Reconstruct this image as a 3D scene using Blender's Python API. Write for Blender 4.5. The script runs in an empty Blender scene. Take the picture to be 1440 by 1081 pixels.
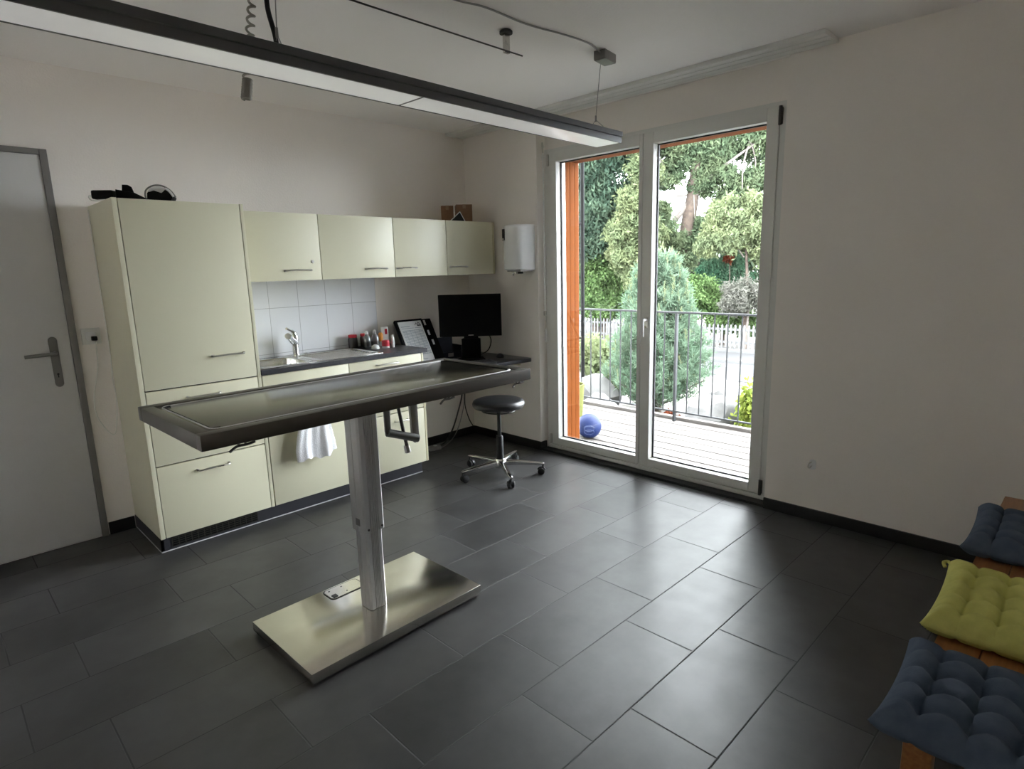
import bpy, bmesh, math, random
import numpy as np
from mathutils import Vector, Matrix

SC = bpy.context.scene
COL = SC.collection
PI = math.pi
random.seed(7)
rng = np.random.default_rng(11)

# ------------------------------------------------------------------ materials
def principled(name, color, rough=0.5, metal=0.0, spec=0.5, noise=0.0, nscale=8.0, bump=0.0, bscale=200.0, coat=0.0, color2=None, stretch=None, rnoise=0.0):
    m = bpy.data.materials.new(name); m.use_nodes = True
    nt = m.node_tree; b = nt.nodes['Principled BSDF']
    b.inputs['Base Color'].default_value = (*color, 1)
    b.inputs['Roughness'].default_value = rough
    b.inputs['Metallic'].default_value = metal
    b.inputs['Specular IOR Level'].default_value = spec
    if coat: b.inputs['Coat Weight'].default_value = coat
    tc = None
    if noise or bump or color2 or rnoise:
        tc = nt.nodes.new('ShaderNodeTexCoord'); vec = tc.outputs['Object']
        if stretch:
            mp = nt.nodes.new('ShaderNodeMapping'); mp.inputs['Scale'].default_value = stretch
            nt.links.new(vec, mp.inputs['Vector']); vec = mp.outputs['Vector']
    if noise or color2:
        n = nt.nodes.new('ShaderNodeTexNoise'); n.inputs['Scale'].default_value = nscale; n.inputs['Detail'].default_value = 4
        nt.links.new(vec, n.inputs['Vector'])
        mx = nt.nodes.new('ShaderNodeMix'); mx.data_type = 'RGBA'
        c2 = color2 if color2 else tuple(c * (1 - noise) for c in color)
        c1 = color if color2 else tuple(min(1, c * (1 + noise)) for c in color)
        mx.inputs[6].default_value = (*c1, 1); mx.inputs[7].default_value = (*c2, 1)
        rp = nt.nodes.new('ShaderNodeMapRange'); rp.inputs[1].default_value = 0.3; rp.inputs[2].default_value = 0.7
        nt.links.new(n.outputs['Fac'], rp.inputs[0]); nt.links.new(rp.outputs[0], mx.inputs[0])
        nt.links.new(mx.outputs[2], b.inputs['Base Color'])
    if rnoise:
        n3 = nt.nodes.new('ShaderNodeTexNoise'); n3.inputs['Scale'].default_value = 5.0
        nt.links.new(vec, n3.inputs['Vector'])
        r3 = nt.nodes.new('ShaderNodeMapRange'); r3.inputs[3].default_value = rough - rnoise; r3.inputs[4].default_value = rough + rnoise
        nt.links.new(n3.outputs['Fac'], r3.inputs[0]); nt.links.new(r3.outputs[0], b.inputs['Roughness'])
    if bump:
        n2 = nt.nodes.new('ShaderNodeTexNoise'); n2.inputs['Scale'].default_value = bscale; n2.inputs['Detail'].default_value = 3
        nt.links.new(vec, n2.inputs['Vector'])
        bp = nt.nodes.new('ShaderNodeBump'); bp.inputs['Strength'].default_value = bump; bp.inputs['Distance'].default_value = 0.004
        nt.links.new(n2.outputs['Fac'], bp.inputs['Height']); nt.links.new(bp.outputs['Normal'], b.inputs['Normal'])
    return m

LEAF = 0.29
def leaf_mat(name, c1, c2, trans=0.35, scale=1.6):
    c1 = tuple(c * LEAF for c in c1); c2 = tuple(c * LEAF for c in c2)
    m = bpy.data.materials.new(name); m.use_nodes = True
    nt = m.node_tree; nt.nodes.remove(nt.nodes['Principled BSDF'])
    out = nt.nodes['Material Output']
    tc = nt.nodes.new('ShaderNodeTexCoord')
    n = nt.nodes.new('ShaderNodeTexNoise'); n.inputs['Scale'].default_value = scale; n.inputs['Detail'].default_value = 3
    nt.links.new(tc.outputs['Object'], n.inputs['Vector'])
    rp = nt.nodes.new('ShaderNodeMapRange'); rp.inputs[1].default_value = 0.35; rp.inputs[2].default_value = 0.65
    nt.links.new(n.outputs['Fac'], rp.inputs[0])
    mx = nt.nodes.new('ShaderNodeMix'); mx.data_type = 'RGBA'
    mx.inputs[6].default_value = (*c1, 1); mx.inputs[7].default_value = (*c2, 1)
    nt.links.new(rp.outputs[0], mx.inputs[0])
    d = nt.nodes.new('ShaderNodeBsdfDiffuse'); t = nt.nodes.new('ShaderNodeBsdfTranslucent')
    nt.links.new(mx.outputs[2], d.inputs['Color']); nt.links.new(mx.outputs[2], t.inputs['Color'])
    ms = nt.nodes.new('ShaderNodeMixShader'); ms.inputs[0].default_value = trans
    nt.links.new(d.outputs[0], ms.inputs[1]); nt.links.new(t.outputs[0], ms.inputs[2])
    nt.links.new(ms.outputs[0], out.inputs['Surface'])
    return m

def glass_mat():
    m = bpy.data.materials.new('window_glass'); m.use_nodes = True
    nt = m.node_tree; nt.nodes.remove(nt.nodes['Principled BSDF'])
    out = nt.nodes['Material Output']
    t = nt.nodes.new('ShaderNodeBsdfTransparent'); t.inputs[0].default_value = (0.96, 0.97, 0.965, 1)
    g = nt.nodes.new('ShaderNodeBsdfGlossy'); g.inputs['Roughness'].default_value = 0.0
    f = nt.nodes.new('ShaderNodeFresnel'); f.inputs['IOR'].default_value = 1.35
    ms = nt.nodes.new('ShaderNodeMixShader')
    nt.links.new(f.outputs[0], ms.inputs[0]); nt.links.new(t.outputs[0], ms.inputs[1]); nt.links.new(g.outputs[0], ms.inputs[2])
    nt.links.new(ms.outputs[0], out.inputs['Surface'])
    return m

def floor_mat():
    m = principled('slate_floor_tile', (0.045, 0.044, 0.044), 0.36, spec=0.7)
    nt = m.node_tree; b = nt.nodes['Principled BSDF']; L = nt.links.new
    def math_(op, a, bb=None, c=None):
        n = nt.nodes.new('ShaderNodeMath'); n.operation = op
        for i, v in enumerate((a, bb, c)):
            if v is None: continue
            if isinstance(v, (int, float)): n.inputs[i].default_value = v
            else: L(v, n.inputs[i])
        return n.outputs[0]
    g = nt.nodes.new('ShaderNodeNewGeometry'); sp = nt.nodes.new('ShaderNodeSeparateXYZ'); L(g.outputs['Position'], sp.inputs[0])
    x, y = sp.outputs[0], sp.outputs[1]
    y2 = math_('ADD', y, math_('MULTIPLY', math_('ADD', x, 1.3), 0.011))
    ry = math_('DIVIDE', math_('ADD', y2, 2.352 + 0.305 * 40), 0.305)
    row = math_('FLOOR', ry); fy = math_('SUBTRACT', ry, row)
    par = math_('MODULO', row, 2.0)
    # even row offset 0 -> joints at -1.525 ; odd -> -1.33
    off = math_('MULTIPLY', par, -0.2)
    rx = math_('DIVIDE', math_('ADD', math_('ADD', x, 1.327 + 0.61 * 40 + 0.2), off), 0.61)
    cx = math_('FLOOR', rx); fx = math_('SUBTRACT', rx, cx)
    def edge(f, size):
        d = math_('MINIMUM', f, math_('SUBTRACT', 1.0, f)); return math_('MULTIPLY', d, size)
    d = math_('MINIMUM', edge(fx, 0.61), edge(fy, 0.305))
    mr = nt.nodes.new('ShaderNodeMapRange'); mr.inputs[1].default_value = 0.0016; mr.inputs[2].default_value = 0.0030
    L(d, mr.inputs[0]); mask = mr.outputs[0]
    cb = nt.nodes.new('ShaderNodeCombineXYZ'); L(cx, cb.inputs[0]); L(row, cb.inputs[1])
    wn = nt.nodes.new('ShaderNodeTexWhiteNoise'); wn.noise_dimensions = '2D'; L(cb.outputs[0], wn.inputs['Vector'])
    nz = nt.nodes.new('ShaderNodeTexNoise'); nz.inputs['Scale'].default_value = 3.5; nz.inputs['Detail'].default_value = 7; nz.inputs['Roughness'].default_value = 0.62
    cb2 = nt.nodes.new('ShaderNodeVectorMath'); cb2.operation = 'ADD'
    sc = nt.nodes.new('ShaderNodeVectorMath'); sc.operation = 'SCALE'; sc.inputs['Scale'].default_value = 17.0
    L(wn.outputs['Color'], sc.inputs[0]); L(g.outputs['Position'], cb2.inputs[0]); L(sc.outputs[0], cb2.inputs[1]); L(cb2.outputs[0], nz.inputs['Vector'])
    val = math_('ADD', math_('MULTIPLY', math_('SUBTRACT', nz.outputs['Fac'], 0.5), 0.085), math_('MULTIPLY', math_('SUBTRACT', wn.outputs['Value'], 0.5), 0.020))
    val = math_('ADD', val, FLOOR_V)
    cr = nt.nodes.new('ShaderNodeCombineXYZ'); L(val, cr.inputs[0]); L(math_('MULTIPLY', val, 0.985), cr.inputs[1]); L(math_('MULTIPLY', val, 0.99), cr.inputs[2])
    mx = nt.nodes.new('ShaderNodeMix'); mx.data_type = 'RGBA'; mx.inputs[6].default_value = (0.022, 0.022, 0.022, 1)
    L(mask, mx.inputs[0]); L(cr.outputs[0], mx.inputs[7]); L(mx.outputs[2], b.inputs['Base Color'])
    nf = nt.nodes.new('ShaderNodeTexNoise'); nf.inputs['Scale'].default_value = 9.0; nf.inputs['Detail'].default_value = 5; L(g.outputs['Position'], nf.inputs['Vector'])
    rr = math_('ADD', math_('MULTIPLY', nf.outputs['Fac'], 0.12), 0.34)
    mr2 = nt.nodes.new('ShaderNodeMix'); mr2.inputs[2].default_value = 0.7; L(mask, mr2.inputs[0]); L(rr, mr2.inputs[3]); L(mr2.outputs[0], b.inputs['Roughness'])
    bp = nt.nodes.new('ShaderNodeBump'); bp.inputs['Strength'].default_value = 0.35; bp.inputs['Distance'].default_value = 0.003
    hh = math_('ADD', mask, math_('MULTIPLY', nz.outputs['Fac'], 0.35)); L(hh, bp.inputs['Height']); L(bp.outputs[0], b.inputs['Normal'])
    return m

def tile_mat():
    # 203 x 300 mm white wall tiles, thin grey joints
    m = principled('white_wall_tile', (0.78, 0.79, 0.82), 0.18)
    nt = m.node_tree; b = nt.nodes['Principled BSDF']; L = nt.links.new
    g = nt.nodes.new('ShaderNodeNewGeometry'); sp = nt.nodes.new('ShaderNodeSeparateXYZ'); L(g.outputs['Position'], sp.inputs[0])
    def math_(op, a, bb=None):
        n = nt.nodes.new('ShaderNodeMath'); n.operation = op
        for i, v in enumerate((a, bb)):
            if v is None: continue
            if isinstance(v, (int, float)): n.inputs[i].default_value = v
            else: L(v, n.inputs[i])
        return n.outputs[0]
    def edge(c, o, s):
        f = math_('FRACT', math_('DIVIDE', math_('ADD', c, o), s)); return math_('MULTIPLY', math_('MINIMUM', f, math_('SUBTRACT', 1.0, f)), s)
    d = math_('MINIMUM', edge(sp.outputs[0], 1.7477 + 0.203 * 20, 0.203), edge(sp.outputs[2], -1.2206 + 6.0, 0.30))
    mr = nt.nodes.new('ShaderNodeMapRange'); mr.inputs[1].default_value = 0.0010; mr.inputs[2].default_value = 0.0018; L(d, mr.inputs[0])
    mx = nt.nodes.new('ShaderNodeMix'); mx.data_type = 'RGBA'; mx.inputs[6].default_value = (0.38, 0.38, 0.40, 1); mx.inputs[7].default_value = (0.78, 0.79, 0.82, 1)
    L(mr.outputs[0], mx.inputs[0]); L(mx.outputs[2], b.inputs['Base Color'])
    bp = nt.nodes.new('ShaderNodeBump'); bp.inputs['Strength'].default_value = 0.3; bp.inputs['Distance'].default_value = 0.002; L(mr.outputs[0], bp.inputs['Height']); L(bp.outputs[0], b.inputs['Normal'])
    return m

FLOOR_V = 0.038
M = dict(
    wall=principled('wall_plaster', (0.885, 0.838, 0.79), 0.9, spec=0.2, noise=0.015, nscale=3, bump=0.25, bscale=110),
    ceil=principled('ceiling_plaster', (0.905, 0.875, 0.85), 0.95, spec=0.1, bump=0.3, bscale=90),
    floor=floor_mat(), tile=tile_mat(),
    base=principled('black_skirting', (0.006, 0.006, 0.0065), 0.5, noise=0.2),
    plinth=principled('dark_grey_plinth', (0.030, 0.030, 0.036), 0.4, noise=0.1),
    strip=principled('pale_seal', (0.55, 0.55, 0.56), 0.5),
    cream=principled('cream_laminate', (0.66, 0.635, 0.475), 0.38, spec=0.45, noise=0.01, nscale=2),
    creamedge=principled('cream_panel', (0.62, 0.58, 0.39), 0.45, noise=0.01),
    jet=principled('jet_black', (0.0025, 0.0025, 0.0027), 0.6, spec=0.12, noise=0.1),
    deckshade=principled('deck_gap_shade', (0.010, 0.0085, 0.0075), 0.9, spec=0.1, noise=0.3),  # near-black colour standing in for shade between and under the terrace boards
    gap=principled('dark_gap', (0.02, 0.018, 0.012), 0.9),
    chrome=principled('chrome', (0.78, 0.78, 0.78), 0.12, 1.0, rnoise=0.03),
    nickel=principled('satin_nickel', (0.62, 0.60, 0.56), 0.28, 1.0, rnoise=0.04),
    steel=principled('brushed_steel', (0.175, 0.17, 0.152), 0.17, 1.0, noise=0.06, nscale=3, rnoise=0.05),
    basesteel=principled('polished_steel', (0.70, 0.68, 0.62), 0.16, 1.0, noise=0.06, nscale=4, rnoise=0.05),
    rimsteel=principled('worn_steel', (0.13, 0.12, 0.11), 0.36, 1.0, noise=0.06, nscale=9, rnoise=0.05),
    alu=principled('anodised_aluminium', (0.66, 0.655, 0.65), 0.42, 1.0, noise=0.03, rnoise=0.04),
    castgrey=principled('grey_cast_metal', (0.24, 0.235, 0.225), 0.4, 0.7, noise=0.05),
    darksteel=principled('dark_steel', (0.10, 0.095, 0.09), 0.45, 0.8, noise=0.1),
    worktop=principled('dark_worktop', (0.036, 0.036, 0.041), 0.32, noise=0.25, nscale=60),
    desktop=principled('near_black_desk_laminate', (0.013, 0.014, 0.020), 0.3, noise=0.2, nscale=60),
    sink=principled('sink_steel', (0.68, 0.67, 0.64), 0.22, 1.0, noise=0.05, rnoise=0.05),
    black=principled('black_plastic', (0.012, 0.012, 0.013), 0.4, noise=0.1),
    screen=principled('screen_glass', (0.002, 0.002, 0.0025), 0.3, spec=0.12, noise=0.05),
    leather=principled('black_vinyl', (0.009, 0.009, 0.010), 0.34, noise=0.15, bump=0.12, bscale=260),
    rubber=principled('black_rubber', (0.015, 0.015, 0.016), 0.6, noise=0.1),
    white=principled('white_paint', (0.76, 0.76, 0.73), 0.4, noise=0.01),
    frame=principled('window_frame_paint', (0.74, 0.735, 0.70), 0.42, noise=0.012),
    plastic=principled('white_plastic', (0.80, 0.80, 0.80), 0.25, noise=0.01),
    paper=principled('white_paper', (0.80, 0.81, 0.83), 0.7, noise=0.02),
    ink=principled('grey_ink', (0.28, 0.33, 0.40), 0.7, noise=0.1),
    inkdark=principled('dark_ink', (0.05, 0.05, 0.06), 0.7, noise=0.1),
    doorleaf=principled('door_paint', (0.60, 0.59, 0.575), 0.45, noise=0.015),
    doorframe=principled('grey_door_frame', (0.20, 0.19, 0.18), 0.45, noise=0.05),
    lampbody=principled('dark_grey_lamp', (0.075, 0.074, 0.074), 0.42, noise=0.05),
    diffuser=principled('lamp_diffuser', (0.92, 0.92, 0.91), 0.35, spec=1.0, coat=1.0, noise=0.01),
    cable=principled('grey_cable', (0.30, 0.29, 0.28), 0.5, noise=0.05),
    coil=principled('beige_coil', (0.30, 0.28, 0.24), 0.5, noise=0.05),
    blackcable=principled('black_cable', (0.012, 0.012, 0.012), 0.5, noise=0.1),
    whitecable=principled('white_cable', (0.80, 0.79, 0.74), 0.5, noise=0.03),
    towel=principled('white_terry', (0.86, 0.86, 0.88), 0.95, spec=0.1, noise=0.05, nscale=40, bump=0.8, bscale=220),
    cardboard=principled('brown_cardboard', (0.22, 0.115, 0.06), 0.8, noise=0.1, nscale=12),
    red=principled('red_plastic', (0.55, 0.02, 0.04), 0.35, noise=0.08),
    orange=principled('orange_plastic', (0.75, 0.28, 0.03), 0.35, noise=0.05),
    clear=principled('clear_bottle', (0.34, 0.35, 0.36), 0.06, 0.5, spec=0.8, noise=0.05),
    blue=principled('blue_canvas', (0.10, 0.128, 0.178), 0.9, spec=0.15, nscale=30, bump=0.35, bscale=420, color2=(0.078, 0.102, 0.148)),
    green=principled('lime_canvas', (0.66, 0.64, 0.20), 0.9, spec=0.15, nscale=30, bump=0.35, bscale=420, color2=(0.56, 0.545, 0.16)),
    bench=principled('orange_pine', (0.36, 0.155, 0.05), 0.4, nscale=7, color2=(0.25, 0.095, 0.03), stretch=(1.2, 14, 14)),
    timber=principled('larch_boarding', (0.105, 0.031, 0.007), 0.8, spec=0.04, nscale=5, color2=(0.08, 0.022, 0.005), stretch=(14, 14, 0.7)),
    deck=principled('weathered_deck', (0.125, 0.118, 0.112), 0.85, spec=0.15, nscale=4, color2=(0.072, 0.062, 0.057), stretch=(30, 1.0, 1)),
    galv=principled('galvanised_steel', (0.030, 0.031, 0.033), 0.6, 0.0, spec=0.2, noise=0.08),
    facade=principled('outside_render', (0.72, 0.71, 0.69), 0.9, noise=0.02),
    ball=principled('blue_ball', (0.006, 0.014, 0.062), 0.5, spec=0.2, noise=0.05),
    ballmark=principled('pale_ball_print', (0.022, 0.036, 0.095), 0.5, noise=0.05),
    rock=principled('pale_limestone', (0.115, 0.113, 0.111), 0.9, nscale=6, color2=(0.048, 0.047, 0.047), bump=0.6, bscale=18),
    soil=principled('garden_gravel', (0.15, 0.14, 0.128), 0.95, nscale=9, color2=(0.07, 0.062, 0.052), bump=0.7, bscale=40),
    asphalt=principled('asphalt', (0.024, 0.0235, 0.025), 0.9, noise=0.08, nscale=4),
    kerb=principled('pale_kerb', (0.060, 0.060, 0.059), 0.85, noise=0.06),
    picket=principled('white_picket', (0.085, 0.085, 0.085), 0.7, spec=0.2, noise=0.04),
    bark=principled('brown_bark', (0.07, 0.05, 0.037), 0.95, nscale=9, color2=(0.03, 0.021, 0.016), bump=0.9, bscale=14),
    palebark=principled('grey_bark', (0.14, 0.12, 0.105), 0.95, nscale=9, color2=(0.08, 0.068, 0.058), bump=0.6, bscale=20),
    yellow=principled('yellow_plastic', (0.08, 0.085, 0.008), 0.5, noise=0.05),
    glass=glass_mat(),
    fir=leaf_mat('fir_needles', (0.10, 0.17, 0.12), (0.20, 0.29, 0.19)),
    cyp=leaf_mat('cypress_sprays', (0.42, 0.48, 0.24), (0.30, 0.38, 0.20)),
    cedar=leaf_mat('cedar_needles', (0.32, 0.40, 0.22), (0.22, 0.31, 0.18)),
    pale=leaf_mat('pale_cypress_sprays', (0.47, 0.54, 0.27), (0.36, 0.45, 0.25)),
    dkgreen=leaf_mat('holly_leaves', (0.10, 0.24, 0.14), (0.19, 0.33, 0.20)),
    bush=leaf_mat('hedge_leaves', (0.33, 0.50, 0.19), (0.21, 0.36, 0.13)),
    grey=leaf_mat('grey_twigs', (0.40, 0.39, 0.34), (0.30, 0.31, 0.25)),
    pine=leaf_mat('pine_needles', (0.30, 0.47, 0.31), (0.41, 0.58, 0.40), scale=5),
    pinetip=leaf_mat('pine_candles', (0.62, 0.68, 0.38), (0.50, 0.60, 0.34)),
    lime=leaf_mat('lime_leaves', (0.58, 0.68, 0.14), (0.42, 0.55, 0.12), scale=8),
    far=leaf_mat('far_conifer_needles', (0.13, 0.18, 0.12), (0.22, 0.29, 0.18)),
    redleaf=leaf_mat('red_leaves', (0.40, 0.10, 0.05), (0.28, 0.08, 0.04)),
)

for _k, _v in (('Coat Roughness', .45), ('Coat IOR', 1.8), ('Emission Color', (1, .985, .95, 1)), ('Emission Strength', .0125)): M['diffuser'].node_tree.nodes['Principled BSDF'].inputs[_k].default_value = _v  # faint emission added to the diffusers in place of missing reflected light

# ------------------------------------------------------------------ mesh builder
def frame_of(d):
    d = Vector(d).normalized()
    a = Vector((0, 0, 1)) if abs(d.z) < 0.95 else Vector((1, 0, 0))
    u = d.cross(a).normalized(); v = d.cross(u).normalized()
    return u, v

class MB:
    def __init__(s, T=None):
        s.bm = bmesh.new(); s.T = T
    def box(s, x0, x1, y0, y1, z0, z1, bev=0.0, seg=2):
        x0, x1 = sorted((x0, x1)); y0, y1 = sorted((y0, y1)); z0, z1 = sorted((z0, z1))
        t = bmesh.new(); bmesh.ops.create_cube(t, size=1.0)
        bmesh.ops.scale(t, vec=(x1 - x0, y1 - y0, z1 - z0), verts=t.verts)
        bmesh.ops.translate(t, vec=((x0 + x1) / 2, (y0 + y1) / 2, (z0 + z1) / 2), verts=t.verts)
        if bev:
            bev = min(bev, 0.45 * min(x1 - x0, y1 - y0, z1 - z0))
            bmesh.ops.bevel(t, geom=list(t.edges), offset=bev, segments=seg, affect='EDGES', profile=0.6)
        return s.add(t)
    def add(s, t, mat=None):
        if mat is not None: bmesh.ops.transform(t, matrix=mat, verts=t.verts)
        me = bpy.data.meshes.new('tmp'); t.to_mesh(me); t.free(); s.bm.from_mesh(me); bpy.data.meshes.remove(me)
        return s
    def rbox(s, size, mat, bev=0.0, seg=2):
        t = bmesh.new(); bmesh.ops.create_cube(t, size=1.0); bmesh.ops.scale(t, vec=size, verts=t.verts)
        if bev: bmesh.ops.bevel(t, geom=list(t.edges), offset=bev, segments=seg, affect='EDGES', profile=0.6)
        return s.add(t, mat)
    def tube(s, pts, r, n=10, caps=True):
        pts = [Vector(p) for p in pts]; N = len(pts)
        rs = r if isinstance(r, (list, tuple)) else [r] * N
        rings = []; u = None
        for i, p in enumerate(pts):
            d = (pts[min(i + 1, N - 1)] - pts[max(i - 1, 0)])
            if d.length < 1e-9: d = Vector((0, 0, 1))
            d.normalize()
            if u is None: u, _ = frame_of(d)
            u = (u - d * u.dot(d)); u.normalize(); v = d.cross(u)
            rings.append([s.bm.verts.new(p + (u * math.cos(2 * PI * k / n) + v * math.sin(2 * PI * k / n)) * rs[i]) for k in range(n)])
        for a, b in zip(rings, rings[1:]):
            for k in range(n): s.bm.faces.new((a[k], a[(k + 1) % n], b[(k + 1) % n], b[k]))
        if caps:
            s.bm.faces.new(rings[0][::-1]); s.bm.faces.new(rings[-1])
        return s
    def cyl(s, p0, p1, r, n=20): return s.tube([p0, p1], r, n)
    def lathe(s, prof, c=(0, 0, 0), n=32, mat=None):
        # prof: list of (r, z)
        t = bmesh.new(); rings = []
        for r, z in prof:
            if r < 1e-6: rings.append([t.verts.new((0, 0, z))])
            else: rings.append([t.verts.new((r * math.cos(2 * PI * k / n), r * math.sin(2 * PI * k / n), z)) for k in range(n)])
        for a, b in zip(rings, rings[1:]):
            for k in range(n):
                k2 = (k + 1) % n
                q = [a[k] if len(a) > 1 else a[0], a[k2] if len(a) > 1 else None, b[k2] if len(b) > 1 else b[0], b[k] if len(b) > 1 else None]
                q = [v for v in q if v is not None]
                if len(q) >= 3: t.faces.new(q)
        for R_ in (rings[0], rings[-1]):
            if len(R_) > 2: t.faces.new(R_)
        return s.add(t, (mat if mat is not None else Matrix.Translation(c)))
    def prism(s, poly, h0, h1, axis='z', bev=0.0):
        # poly: list of 2D points; extrude along axis
        t = bmesh.new()
        def p3(a, b, h): return {'z': (a, b, h), 'y': (a, h, b), 'x': (h, a, b)}[axis]
        A = [t.verts.new(p3(a, b, h0)) for a, b in poly]; B = [t.verts.new(p3(a, b, h1)) for a, b in poly]
        n = len(poly); t.faces.new(A); t.faces.new(B[::-1])
        for k in range(n): t.faces.new((A[k], B[k], B[(k + 1) % n], A[(k + 1) % n]))
        bmesh.ops.recalc_face_normals(t, faces=t.faces)
        if bev: bmesh.ops.bevel(t, geom=list(t.edges), offset=bev, segments=2, affect='EDGES', profile=0.6)
        return s.add(t)
    def build(s, name, mat, parent=None, smooth=40, **props):
        bm = s.bm
        if s.T is not None: bmesh.ops.transform(bm, matrix=s.T, verts=bm.verts)
        bmesh.ops.recalc_face_normals(bm, faces=bm.faces)
        me = bpy.data.meshes.new(name); bm.to_mesh(me); bm.free()
        return link(name, me, mat, parent, smooth, **props)

WORLD = {}
def origin_mesh(o, me):
    """puts the origin of a thing that is one mesh at the middle of its base"""
    if not me.vertices: return
    co = np.empty(len(me.vertices) * 3, dtype=np.float32); me.vertices.foreach_get('co', co); co = co.reshape(-1, 3)
    lo, hi = co.min(0), co.max(0); c = Vector(((lo[0] + hi[0]) / 2, (lo[1] + hi[1]) / 2, lo[2]))
    me.transform(Matrix.Translation(-c)); o.location = c

def link(name, me, mat, parent=None, smooth=40, **props):
    o = bpy.data.objects.new(name, me); COL.objects.link(o)
    if mat is not None: me.materials.append(M[mat] if isinstance(mat, str) else mat)
    if smooth:
        me.polygons.foreach_set('use_smooth', [True] * len(me.polygons))
        try: me.set_sharp_from_angle(angle=math.radians(smooth))
        except Exception: pass
    if parent is not None:
        o.parent = parent
        w = WORLD.get(parent.name, Matrix.Identity(4))
        o.matrix_parent_inverse = w.inverted(); WORLD[o.name] = Matrix.Identity(4)
    else:
        origin_mesh(o, me); WORLD[o.name] = Matrix.Translation(o.location)
    for k, v in props.items(): o[k] = v
    return o

def thing(name, label, cat, loc, group=None, kind=None):
    o = bpy.data.objects.new(name, None); COL.objects.link(o); o.empty_display_size = 0.1
    o.location = loc; WORLD[o.name] = Matrix.Translation(loc)
    tag(o, label, cat, group, kind); return o

def tag(o, label, cat, group=None, kind=None):
    o['label'] = label; o['category'] = cat
    if group: o['group'] = group
    if kind: o['kind'] = kind
    return o

def solo(mb, name, mat, label, cat, group=None, kind=None, smooth=40):
    return tag(mb.build(name, mat, None, smooth), label, cat, group, kind)

def copy_tree(root, loc, label, group=None):
    r = root.copy(); COL.objects.link(r); r.location = loc
    r['label'] = label
    if group: r['group'] = group
    for ch in list(root.children):
        c = ch.copy(); COL.objects.link(c); c.parent = r
        for g in list(ch.children):
            d = g.copy(); COL.objects.link(d); d.parent = c
    return r

def bez(pts, n=12):
    """smooth curve through the points (Catmull-Rom)"""
    P = [Vector(p) for p in pts]; out = []
    for i in range(len(P) - 1):
        a, b, c, d = P[max(i - 1, 0)], P[i], P[i + 1], P[min(i + 2, len(P) - 1)]
        for k in range(n):
            t = k / n
            out.append(0.5 * ((2 * b) + (-a + c) * t + (2 * a - 5 * b + 4 * c - d) * t * t + (-a + 3 * b - 3 * c + d) * t ** 3))
    out.append(P[-1]); return out

# ------------------------------------------------------------------ room shell
H = 2.505; XL = -4.30; YF = -4.22; NL, NR = -0.804, -2.5935; WT = 0.45
def struct(mb, name, mat, label, cat, smooth=40): return solo(mb, name, mat, label, cat, None, 'structure', smooth)

struct(MB().box(XL - .1, 0.30, YF - .1, 0.1, -0.12, 0), 'floor', 'floor', 'dark slate grey rectangular floor tiles with thin joints', 'floor')
struct(MB().box(XL - .1, WT, YF - .1, 0.1, H, H + 0.2), 'ceiling', 'ceil', 'white plaster ceiling of the room', 'ceiling')
struct(MB().box(XL - .1, 0.0, 0, 0.15, 0, H), 'wall_back', 'wall', 'white plaster wall behind the cream kitchen cabinets', 'wall')
struct(MB().box(XL - .15, XL, YF, 0, 0, H), 'wall_left', 'wall', 'white plaster side wall beside the grey door', 'wall')
struct(MB().box(XL, 0.0, YF - .15, YF, 0, H), 'wall_front', 'wall', 'white plaster wall behind the bench', 'wall')
w = MB(); w.box(0, WT, NL, 0.15, 0, H); w.box(0, WT, YF - .15, NR, 0, H)
w.box(0.095, WT, NR, NL, 2.29, H); w.box(0.0, WT, NR, NL, -0.12, -0.004)
struct(w, 'wall_right', 'wall', 'white plaster wall around the balcony door', 'wall')
# skirting
struct(MB().box(-2.80, -2.672, -0.012, 0, 0, 0.072, 0.002), 'baseboard_back', 'base', 'short black skirting between the grey door and tall cabinet', 'skirting')
struct(MB().box(-0.90, -0.012, -0.012, 0, 0, 0.068, 0.002), 'baseboard_back', 'base', 'black skirting under the desk on the cabinet wall', 'skirting')
b = MB(); b.box(-0.012, 0, NL, 0, 0, 0.068, 0.002); b.box(-0.012, 0.06, NL - .012, NL, 0, 0.068, 0.002)
struct(b, 'baseboard_right', 'base', 'black skirting between the room corner and the balcony door', 'skirting')
struct(MB().box(-0.012, 0, YF, NR + .002, 0, 0.066, 0.002), 'baseboard_right', 'base', 'black skirting from the balcony door towards the bench', 'skirting')
struct(MB().box(0.0, 0.07, NR + .002, NL - .012, -0.002, 0.016), 'trim_1', 'base', 'black threshold strip on the floor under the balcony door', 'threshold')
struct(MB().box(-2.05, -0.9357, -0.006, 0, 0.90, 1.397), 'trim_2', 'tile', 'white tiled splashback above the sink', 'splashback')
struct(MB().box(XL, -3.79, -0.012, 0, 0, 0.07, 0.002), 'baseboard_back', 'base', 'black skirting left of the grey door', 'skirting')
# ---- grey door on the back wall
d = thing('door_1', 'closed pale grey room door with steel frame and lever handle', 'door', (-3.29, 0, 0), kind='structure')
m = MB(); m.box(-2.838, -2.806, -0.020, 0, 0, 2.090, 0.003); m.box(-3.78, -3.748, -0.020, 0, 0, 2.090, 0.003); m.box(-3.748, -2.838, -0.020, 0, 2.062, 2.090, 0.003)
m.build('door_frame', 'doorframe', d)
lf = MB().box(-3.747, -2.839, -0.012, 0, 0.006, 2.061, 0.002).build('door_leaf', 'doorleaf', d)
hp = MB()
pl = [(-2.914 + 0.019 * math.cos(t), 1.130 + 0.019 * math.sin(t)) for t in np.linspace(0, PI, 9)] + [(-2.914 + 0.019 * math.cos(t), 0.902 + 0.019 * math.sin(t)) for t in np.linspace(PI, 2 * PI, 9)]
hp.prism(pl, -0.0185, -0.012, 'y'); hp.build('handle_plate', 'castgrey', d)
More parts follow.
